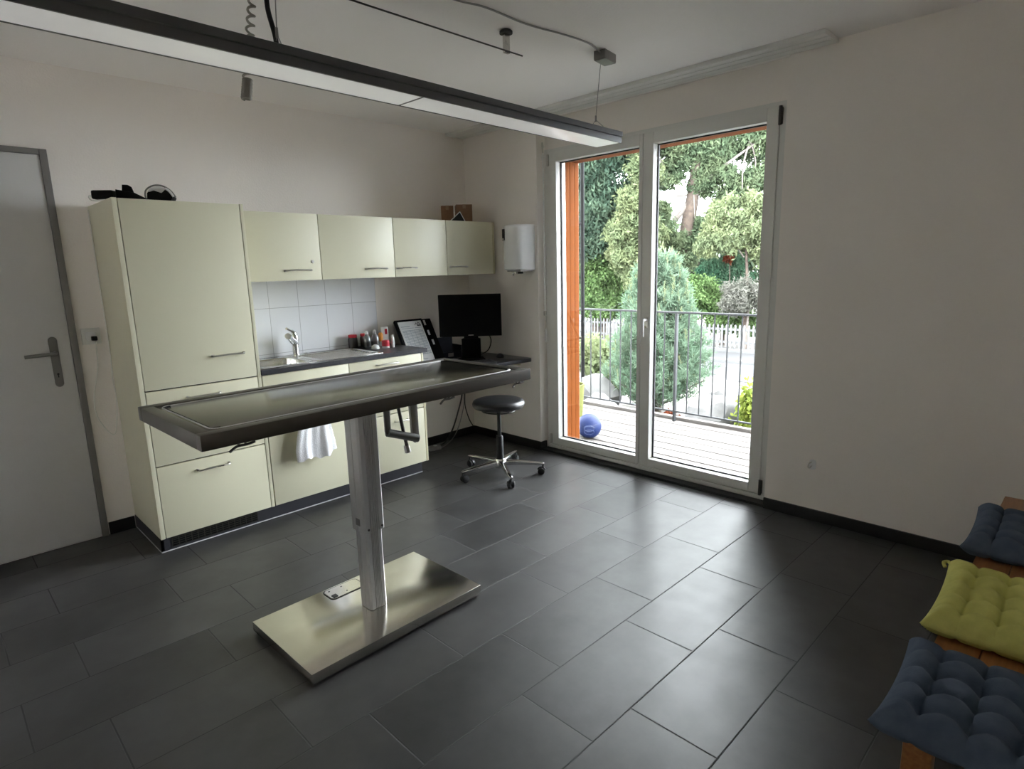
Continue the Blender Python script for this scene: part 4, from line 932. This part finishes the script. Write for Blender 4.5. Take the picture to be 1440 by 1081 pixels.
def rock(name, c_, r, seed, label):
    R_ = random.Random(seed); t_ = bmesh.new(); bmesh.ops.create_icosphere(t_, subdivisions=3, radius=1)
    planes = [(Vector((R_.gauss(0, 1), R_.gauss(0, 1), R_.gauss(0, .8))).normalized(), R_.uniform(.62, .9)) for _ in range(13)]
    for v in t_.verts:
        d_ = v.co.normalized(); k_ = 1.0
        for n_, dd in planes:
            q = d_.dot(n_)
            if q > dd: k_ = min(k_, dd / q)
        v.co = d_ * k_ * (1 + .03 * math.sin(9 * d_.x + seed) * math.sin(8 * d_.y))
    bmesh.ops.scale(t_, vec=r, verts=t_.verts)
    m_ = MB(); m_.add(t_, Matrix.Translation(c_) @ Matrix.Rotation(R_.uniform(0, 3), 4, 'Z'))
    return solo(m_, name, 'rock', label, 'rock', 'pale boulders in the garden bed', smooth=28)
rocks = [((2.75, -.86, -.24), (.34, .28, .28), 'big pale boulder seen below the railing right of the pine'),
 ((2.10, -1.40, -.34), (.22, .34, .19), 'pale boulder lying in front of the lime green bush'),
 ((2.25, -.62, -.33), (.30, .26, .17), 'low pale boulder right behind the wide railing post'),
 ((3.5, -.75, -.30), (.36, .30, .24), 'pale boulder behind the biggest one, towards the road'),
 ((4.4, -.55, -.42), (.34, .30, .22), 'farther pale boulder between pine and road'),
 ((2.30, .38, -.31), (.36, .34, .24), 'wide pale boulder left of the pine foot'),
 ((3.2, 1.15, -.32), (.45, .38, .34), 'grey boulder behind the bars at the timber lining'),
 ((2.15, -.26, -.37), (.22, .20, .13), 'flat pale stone in front of the pine foot'),
 ((2.0, 1.15, -.34), (.34, .30, .20), 'pale boulder low behind the bars nearest the timber lining'),
 ((2.9, -2.55, -.32), (.36, .30, .24), 'pale boulder beyond the lime green bush hidden by the door frame'),
 ((4.0, 2.1, -.45), (.5, .42, .38), 'tall grey boulder up the bed far left of the pine')]
for i, (c_, r_, lab) in enumerate(rocks): rock('boulder', c_, r_, 20 + i, lab)

# ------------------------------------------------------------------ plants
def leaf_cloud(blobs, per, size, seed, droop=.25, aspect=2.2, shell=.45, clumps=44):
    """leaf sprays grouped in clumps over each blob; returns verts, faces arrays"""
    g = np.random.default_rng(seed); C_, S_ = [], []
    for (x, y, z, r) in blobs:
        d_ = g.normal(size=(clumps, 3)); d_ /= np.linalg.norm(d_, axis=1)[:, None]
        rad = r * (shell + (1 - shell) * g.random(clumps) ** .6)
        cc = np.array((x, y, z)) + d_ * rad[:, None] * np.array((1, 1, .82))
        n_ = per // clumps
        p = np.repeat(cc, n_, axis=0) + g.normal(size=(clumps * n_, 3)) * r * .17
        C_.append(p); S_.append(np.full(len(p), size) * (0.6 + .8 * g.random(len(p))))
    Pp = np.concatenate(C_); s_ = np.concatenate(S_); n = len(Pp)
    a = g.normal(size=(n, 3)); a[:, 2] -= droop * 2; a /= np.linalg.norm(a, axis=1)[:, None]
    b_ = np.cross(a, g.normal(size=(n, 3))); b_ /= np.linalg.norm(b_, axis=1)[:, None]
    L_ = (s_ * .5 * aspect ** .5)[:, None]; W_ = (s_ * .5 / aspect ** .5)[:, None]
    V_ = np.stack([Pp - a * L_, Pp + b_ * W_ - a * L_ * .1, Pp + a * L_, Pp - b_ * W_ - a * L_ * .1], axis=1).reshape(-1, 3)
    return V_
def cloud_mesh(name, V_):
    n = len(V_) // 4; me = bpy.data.meshes.new(name)
    me.vertices.add(len(V_)); me.vertices.foreach_set('co', V_.astype(np.float32).ravel())
    me.loops.add(n * 4); me.loops.foreach_set('vertex_index', np.arange(n * 4, dtype=np.int32))
    me.polygons.add(n); me.polygons.foreach_set('loop_start', np.arange(0, n * 4, 4, dtype=np.int32))
    me.update(calc_edges=True); me.validate(); return me
def foliage(name, V_, mat, parent): 
    o_ = link(name, cloud_mesh(name, V_), mat, parent, 0); o_['kind'] = 'stuff'; return o_
def tree(name, label, base, top, r0, blobs, mat, seed, per=700, size=.17, bark='bark', limbs=None, droop=.25, group='trees beyond the white fence', cat='tree', aspect=3.0, **kw):
    t_ = thing(name, label, cat, base, group)
    b_, tp = Vector(base), Vector(top); mid = (b_ + tp) / 2 + Vector((.1, -.1, 0)) * (tp - b_).length * .15
    pts_ = bez([b_ - Vector((0, 0, .05)), b_.lerp(mid, .6), mid, tp], 5); n_ = len(pts_)
    MB().tube(pts_, [r0 * (1 - .8 * i_ / n_) for i_ in range(n_)], 9).build('trunk', bark, t_, 60)
    if limbs is None:
        limbs = []
        for (x, y, z, r) in blobs[::2]:
            q = min(max((z - b_.z) / max(tp.z - b_.z, .1) - .12, .1), .9); st_ = b_.lerp(tp, q); limbs.append(([tuple(st_), tuple(st_.lerp(Vector((x, y, z)), .55) + Vector((0, 0, .12))), (x, y, z)], r0 * .25))
    m_ = MB()
    for pts2, rr in limbs:
        q = bez(pts2, 5); m_.tube(q, [rr * (1 - .75 * i_ / len(q)) for i_ in range(len(q))], 6)
    m_.build('branches', 'palebark' if bark != 'palebark' else bark, t_, 60)
    foliage('foliage', leaf_cloud(blobs, per, size, seed, droop, aspect, **kw), mat, t_); return t_
A_ = [(18.74,12.93,7.14,1.54),(19.54,12.01,6.66,1.29),(18.16,13.06,5.49,1.29),(19.03,12.11,5.16,1.39),(19.27,11.53,3.93,1.02),(18.09,12.63,3.67,1.29),(18.36,12.07,2.59,0.99),(17.9,12.86,2.32,0.99),(18.05,13.75,7.62,1.54),(17.9,13.61,4.61,1.54),(19.38,12.84,9.10,1.70),(18.43,14.04,10.04,1.54),(18.9,12.4,11.2,1.5),(19.1,13.4,12.6,1.4),(18.8,12.7,13.8,1.1)]
B2 = [(17.9,10.21,3.18,0.85),(17.6,10.48,2.58,0.74),(17.87,10.07,4.01,0.74),(17.7,10.13,1.65,0.85),(17.7,9.70,0.88,0.74),(17.6,10.56,1.86,0.57),(18.22,10.02,5.12,0.68),(18.30,10.22,6.10,0.63),(17.6,10.92,2.87,0.43),(18.01,9.54,2.60,0.68),(18.61,10.10,6.79,0.68)]
C_ = [(19.81,10.24,6.41,0.77),(20.37,9.56,5.96,0.89),(21.00,8.93,5.93,0.77),(21.92,8.16,6.48,0.89),(22.63,7.37,6.17,0.77),(21.09,8.63,5.20,0.77),(19.75,9.90,4.95,0.65),(21.32,8.25,4.66,0.83),(22.18,7.39,4.63,0.71),(20.68,8.87,4.57,0.47),(19.22,9.79,2.63,0.77),(19.62,9.17,1.80,0.83),(19.32,9.94,3.57,0.41),(22.31,8.08,7.64,0.95),(20.60,9.73,7.41,0.89),(21.48,8.92,7.67,0.89),(19.83,10.62,7.88,0.89),(23.29,6.98,7.16,1.01),(23.08,6.64,5.13,0.89),(22.94,7.82,8.93,1.19),(21.26,9.50,8.99,1.19),(21.52,8.40,5.91,0.59),(20.9,8.3,3.3,.34),(20.5,8.75,3.0,.40),(20.3,8.6,2.3,.5),(20.3,10.3,10.2,1.3),(21.6,9.0,10.6,1.4),(22.6,7.6,10.4,1.3),(20.9,9.6,12.0,1.3),(21.9,8.2,12.2,1.3),(21.3,8.9,13.4,1.1),(23.6,6.4,8.8,1.2),(23.8,5.9,6.6,1.1)]
D2 = [(18.46,6.39,3.19,0.68),(18.79,5.92,2.66,0.73),(19.28,5.65,3.47,0.63),(18.1,6.85,2.44,0.57),(18.13,6.46,2.25,0.57),(19.17,5.36,2.01,0.68),(18.09,6.76,3.20,0.42),(18.0,7.07,2.02,0.42),(19.62,5.15,2.89,0.78),(18.96,5.95,3.43,0.47)]
E2 = [(19.45,7.05,1.35,0.72),(19.62,6.69,0.63,0.61),(19.15,7.17,0.70,0.56),(18.93,7.52,1.15,0.39)]
F2 = [(18.12,12.66,1.77,.89),(18.83,11.83,1.27,.89),(18.37,12.08,.50,.94),(19.14,11.25,.33,.82),(17.95,12.79,.53,.94),(18.34,12.63,2.44,.69),(19.48,11.12,1.09,.69),(18.72,11.54,-.21,.69),(17.9,13.25,1.16,1.01),(18.03,12.21,-.25,.75)]
G2 = [(18.09,5.68,0.33,0.62),(18.45,5.27,0.11,0.62),(17.95,5.91,-0.07,0.47),(18.77,4.91,-0.03,0.67)]
H2 = [(18.34,7.02,-0.19,0.60),(18.13,7.37,0.36,0.71),(18.49,6.73,-0.73,0.49),(19.20,5.98,-0.89,0.55),(18.0,7.73,0.11,0.65),(19.68,5.49,-0.91,0.55)]
I2 = [(24.29,12.80,0.58,1.62),(25.90,11.29,0.88,1.47),(27.43,9.70,0.64,1.47),(27.58,10.05,2.45,0.96),(22.71,14.34,0.45,1.84)]
J2 = [(21.26,15.99,1.23,1.84),(20.25,17.51,3.08,2.20),(18.93,18.33,1.32,2.20),(18.86,19.20,4.22,2.20),(20.24,18.41,6.35,2.20)]
K2 = [(26.77,6.85,3.58,1.99),(26.13,6.78,0.99,1.66),(27.20,5.52,0.29,1.99),(27.94,5.67,3.54,1.99),(28.58,4.50,1.55,1.99),(27.23,7.20,6.51,1.66)]
GZ = -1.78
tree('fir_tree', 'dark green fir filling the top of the left glazed leaf', (18.6, 12.6, GZ), (18.9, 12.9, 14.2), .28, A_, 'fir', 1, per=4160, size=0.146, droop=.5)
tree('cypress_tree', 'yellow green cypress beside the dark fir, behind the middle of the door', (17.95, 10.15, GZ), (18.35, 10.15, 6.9), .18, B2, 'cyp', 2, per=3520, size=0.106, droop=.35)
cl = [([(19.90, 9.58, 3.2), (20.45, 8.75, 4.4), (20.9, 8.2, 5.15), (22.3, 7.0, 6.40)], .13), ([(19.8, 9.5, 2.3), (20.2, 8.8, 3.2), (20.5, 8.2, 3.9)], .07), ([(19.95, 9.7, 4.7), (19.4, 10.0, 5.6), (19.1, 10.3, 6.3)], .06), ([(21.9, 7.4, 6.3), (21.4, 7.4, 5.3), (20.95, 7.2, 4.3)], .05), ([(19.95, 9.7, 5.4), (20.9, 9.0, 6.0), (22.0, 8.2, 6.3)], .07), ([(20.1, 9.8, 6.4), (21.3, 9.2, 7.4), (22.8, 8.0, 8.4)], .08), ([(20.0, 9.6, 4.2), (20.7, 8.7, 4.3), (21.4, 8.1, 4.5)], .05), ([(19.8, 9.4, 1.9), (19.5, 9.3, 1.7), (19.3, 9.2, 1.6)], .05), ([(20.3, 10.0, 6.9), (19.9, 10.4, 7.6), (19.7, 10.6, 7.9)], .06),
      ([(21.9, 7.35, 6.2), (22.1, 7.2, 5.4), (22.0, 7.3, 4.5)], .04), ([(20.2, 8.9, 4.2), (20.1, 8.8, 3.6), (20.0, 8.7, 3.2)], .03)]
tree('cedar_tree', 'large cedar with brown trunk and bare slanting limb in the right leaf', (19.5, 9.3, GZ), (21.2, 9.2, 13.2), .42, C_, 'cedar', 3, per=3040, size=0.123, limbs=cl, droop=.35)
tree('pale_cypress', 'pale green loose cypress low in the right of the glazing', (18.55, 5.75, GZ), (18.75, 6.1, 3.6), .11, D2, 'pale', 4, per=3200, size=0.101, droop=.45)
tree('holly_tree', 'deep green small tree behind the pale cypress', (19.2, 6.95, GZ), (19.35, 7.0, 1.5), .10, E2, 'dkgreen', 5, per=4160, size=0.084)
tree('hedge_shrub', 'bright green broadleaf shrub below the dark fir', (18.35, 12.1, GZ), (18.5, 12.2, 1.9), .10, F2, 'bush', 6, per=4160, size=0.095, aspect=1.5)
tree('twiggy_shrub', 'grey brown twiggy shrub above the right end of the white fence', (18.25, 5.65, GZ), (18.35, 5.55, .4), .08, G2, 'grey', 7, per=3200, size=0.073, bark='palebark', aspect=4)
tree('fence_shrub', 'leafy green shrub directly behind the white pickets', (18.5, 6.95, GZ), (18.45, 7.0, .2), .07, H2, 'bush', 8, per=3200, size=0.084, aspect=1.6)
tree('maple_shoot', 'small red leaved shrub between the pale cypress and deep green tree', (18.85, 6.62, GZ), (18.8, 6.6, 2.0), .04, [(18.78, 6.58, 1.95, .26), (18.8, 6.62, 1.6, .18)], 'redleaf', 31, per=160, size=.12)
tree('distant_conifer', 'far dark conifers seen low behind the cedar trunk', (25.3, 11.5, GZ), (25.5, 11.4, 1.9), .2, I2, 'far', 9, per=900, size=.34, clumps=34)
tree('distant_conifer', 'far dark conifer beyond the timber lining side of the garden', (20.0, 17.5, GZ), (20.1, 17.8, 7.0), .28, J2, 'far', 10, per=1000, size=.36, clumps=34)
tree('distant_conifer', 'far dark conifer behind the wall beyond the right door leaf', (27.3, 6.2, GZ), (27.3, 6.3, 7.0), .28, K2, 'far', 12, per=1000, size=.36, clumps=34)

# mountain pine in the garden bed
px, py, pz = 3.62, .34, ground_z(3.62, .34)
pn = thing('mountain_pine', 'bushy blue green pine standing just behind the terrace railing', 'tree', (px, py, pz))
g = np.random.default_rng(77); m = MB(); VV, VT = [], []
m.tube([(px, py, pz - .05), (px + .02, py, pz + .7), (px, py + .02, pz + 1.5), (px, py, pz + 2.05)], [.06, .05, .03, .01], 8)
tips = []
for i in range(330):
    h = (i + .5) / 330; z = pz + .12 + 1.80 * h
    rad = (.74 * (1 - h * .92) ** .62 + .02) * (.62 + .38 * g.random() ** .6) * (.86 if h < .08 else 1)
    a = i * 2.39996 + g.normal() * .2
    tip = np.array((px + rad * math.cos(a), py + rad * math.sin(a), z + .16 * rad + .10))
    st_ = np.array((px, py, max(z - .12, pz + .05)))
    if i % 3 == 0: m.tube([tuple(st_), tuple(st_ * .45 + tip * .55 - np.array((0, 0, .04))), tuple(tip)], [.012, .008, .004], 5)
    tips.append((st_, tip))
m.build('trunk', 'bark', pn, 60)
P_, S_, Dn = [], [], []
for st_, tip in tips:
    d_ = tip - st_; L_ = np.linalg.norm(d_); d_ /= L_
    for k_ in range(8):
        f_ = 1 - .085 * k_ * (1 if L_ > .3 else .5); c0 = st_ + d_ * L_ * f_ + g.normal(size=3) * .035; up = np.array((0, 0, .6)) + d_ * .5 + g.normal(size=3) * .25; up /= np.linalg.norm(up)
        n_ = 22; q = g.normal(size=(n_, 3)) * .8 + up * 1.1; q /= np.linalg.norm(q, axis=1)[:, None]
        P_.append(c0 + q * .035 + up * (g.random((n_, 1)) * .09 - .03)); Dn.append(q)
P_ = np.concatenate(P_); Dn = np.concatenate(Dn); s_ = np.cross(Dn, g.normal(size=Dn.shape)); s_ /= np.linalg.norm(s_, axis=1)[:, None]
V_ = np.stack([P_ - Dn * .012 - s_ * .005, P_ - Dn * .012 + s_ * .005, P_ + Dn * .056 + s_ * .0028, P_ + Dn * .056 - s_ * .0028], 1).reshape(-1, 3)
foliage('needles', V_, 'pine', pn)
cand = [t for i, (s0, t) in enumerate(tips) if i > 210 or i % 5 == 0]
P_, Dn = [], []
for c0 in cand + [np.array((px, py, pz + 2.10)), np.array((px + .03, py - .04, pz + 2.0)), np.array((px - .05, py + .03, pz + 1.98))]:
    n_ = 26; up = np.array((0, 0, 1.0)) + g.normal(size=3) * .15; hgt = g.random((n_, 1)) * .16; q = g.normal(size=(n_, 3)) * .5 + up; q /= np.linalg.norm(q, axis=1)[:, None]
    P_.append(c0 + up * hgt); Dn.append(q)
P_ = np.concatenate(P_); Dn = np.concatenate(Dn); s_ = np.cross(Dn, g.normal(size=Dn.shape)); s_ /= np.linalg.norm(s_, axis=1)[:, None]
V_ = np.stack([P_ - s_ * .004, P_ + s_ * .004, P_ + Dn * .034 + s_ * .002, P_ + Dn * .034 - s_ * .002], 1).reshape(-1, 3)
foliage('pale_shoots', V_, 'pinetip', pn)

def low_bush(name, label, c_, r, mat, seed, n_=2600, size=.055, cat='bush'):
    t_ = thing(name, label, cat, (c_[0], c_[1], ground_z(c_[0], c_[1])))
    m_ = MB(); g_ = random.Random(seed); zb = ground_z(c_[0], c_[1]) - .04
    for k_ in range(16):
        a = g_.uniform(0, 2 * PI); q = g_.uniform(.2, .9) * r; m_.tube([(c_[0], c_[1], zb), (c_[0] + .5 * q * math.cos(a), c_[1] + .5 * q * math.sin(a), c_[2]), (c_[0] + q * math.cos(a), c_[1] + q * math.sin(a), c_[2] + g_.uniform(0, .6) * r)], [.008, .006, .003], 5)
    m_.build('stems', 'bark', t_, 60)
    V_ = leaf_cloud([(c_[0], c_[1], c_[2], r), (c_[0] + .3 * r, c_[1] - .3 * r, c_[2] - .25 * r, r * .8), (c_[0] - .3 * r, c_[1] + .2 * r, c_[2] - .3 * r, r * .8)], n_, size, seed, 0, 1.6, shell=.2, clumps=50)
    foliage('leaves', V_, mat, t_)
low_bush('lime_bush', 'lime green leafy bush behind the railing at the right door edge', (2.72, -1.62, -.02), .36, 'lime', 41)
low_bush('ground_cover', 'yellow green low bush left of the pine among the rocks', (4.6, 2.0, -.15), .55, 'cyp', 42, 3000, .07)
low_bush('red_flower_clump', 'small clump of red flowers at the foot of the pine', (2.72, -.36, -.34), .11, 'redleaf', 43, 500, .035, 'flower')
low_bush('garden_tuft', 'tiny green tuft between the boulders below the railing', (2.05, -.95, -.30), .08, 'lime', 44, 300, .04, 'plant')
low_bush('garden_shrub', 'blue green small shrub far left behind the bars', (6.0, 3.6, -.55), .6, 'cedar', 45, 3000, .08)

# ------------------------------------------------------------------ camera, sky, render look
cd = bpy.data.cameras.new('camera'); co = bpy.data.objects.new('camera', cd); COL.objects.link(co)
cd.sensor_width = 36; cd.sensor_fit = 'HORIZONTAL'; cd.lens = 843.6 / 1440 * 36; cd.clip_start = .02; cd.clip_end = 300
yaw, pit, rol = 0.7824, -0.1919, -0.0263
f_ = Vector((math.cos(pit) * math.sin(yaw), math.cos(pit) * math.cos(yaw), math.sin(pit)))
r0 = Vector((math.cos(yaw), -math.sin(yaw), 0)); u0 = r0.cross(f_)
r1 = r0 * math.cos(rol) + u0 * math.sin(rol); u1 = -r0 * math.sin(rol) + u0 * math.cos(rol)
Mx = Matrix((r1, u1, -f_)).transposed().to_4x4(); Mx.translation = (-3.4256, -3.9363, 1.4414)
co.matrix_world = Mx; SC.camera = co

wld = bpy.data.worlds.new('overcast_sky'); SC.world = wld; wld.use_nodes = True
nt = wld.node_tree; bg = nt.nodes['Background']
tcw = nt.nodes.new('ShaderNodeTexCoord'); sx = nt.nodes.new('ShaderNodeSeparateXYZ'); nt.links.new(tcw.outputs['Generated'], sx.inputs[0])
rp = nt.nodes.new('ShaderNodeValToRGB'); nt.links.new(sx.outputs[2], rp.inputs[0])
rp.color_ramp.elements[0].position = 0.0; rp.color_ramp.elements[0].color = (.86, .92, 1.0, 1)
rp.color_ramp.elements[1].position = 1.0; rp.color_ramp.elements[1].color = (.95, .98, 1.0, 1)
nt.links.new(rp.outputs[0], bg.inputs['Color']); bg.inputs['Strength'].default_value = 1.5

SC.view_settings.view_transform = 'Standard'; SC.view_settings.look = 'None'; SC.view_settings.gamma = 1; SC.view_settings.use_curve_mapping = False
SC.view_settings.exposure = 4.25
cy = SC.cycles
cy.max_bounces = 14; cy.diffuse_bounces = 9; cy.glossy_bounces = 6; cy.transparent_max_bounces = 16; cy.sample_clamp_indirect = 6
cy.use_denoising = True
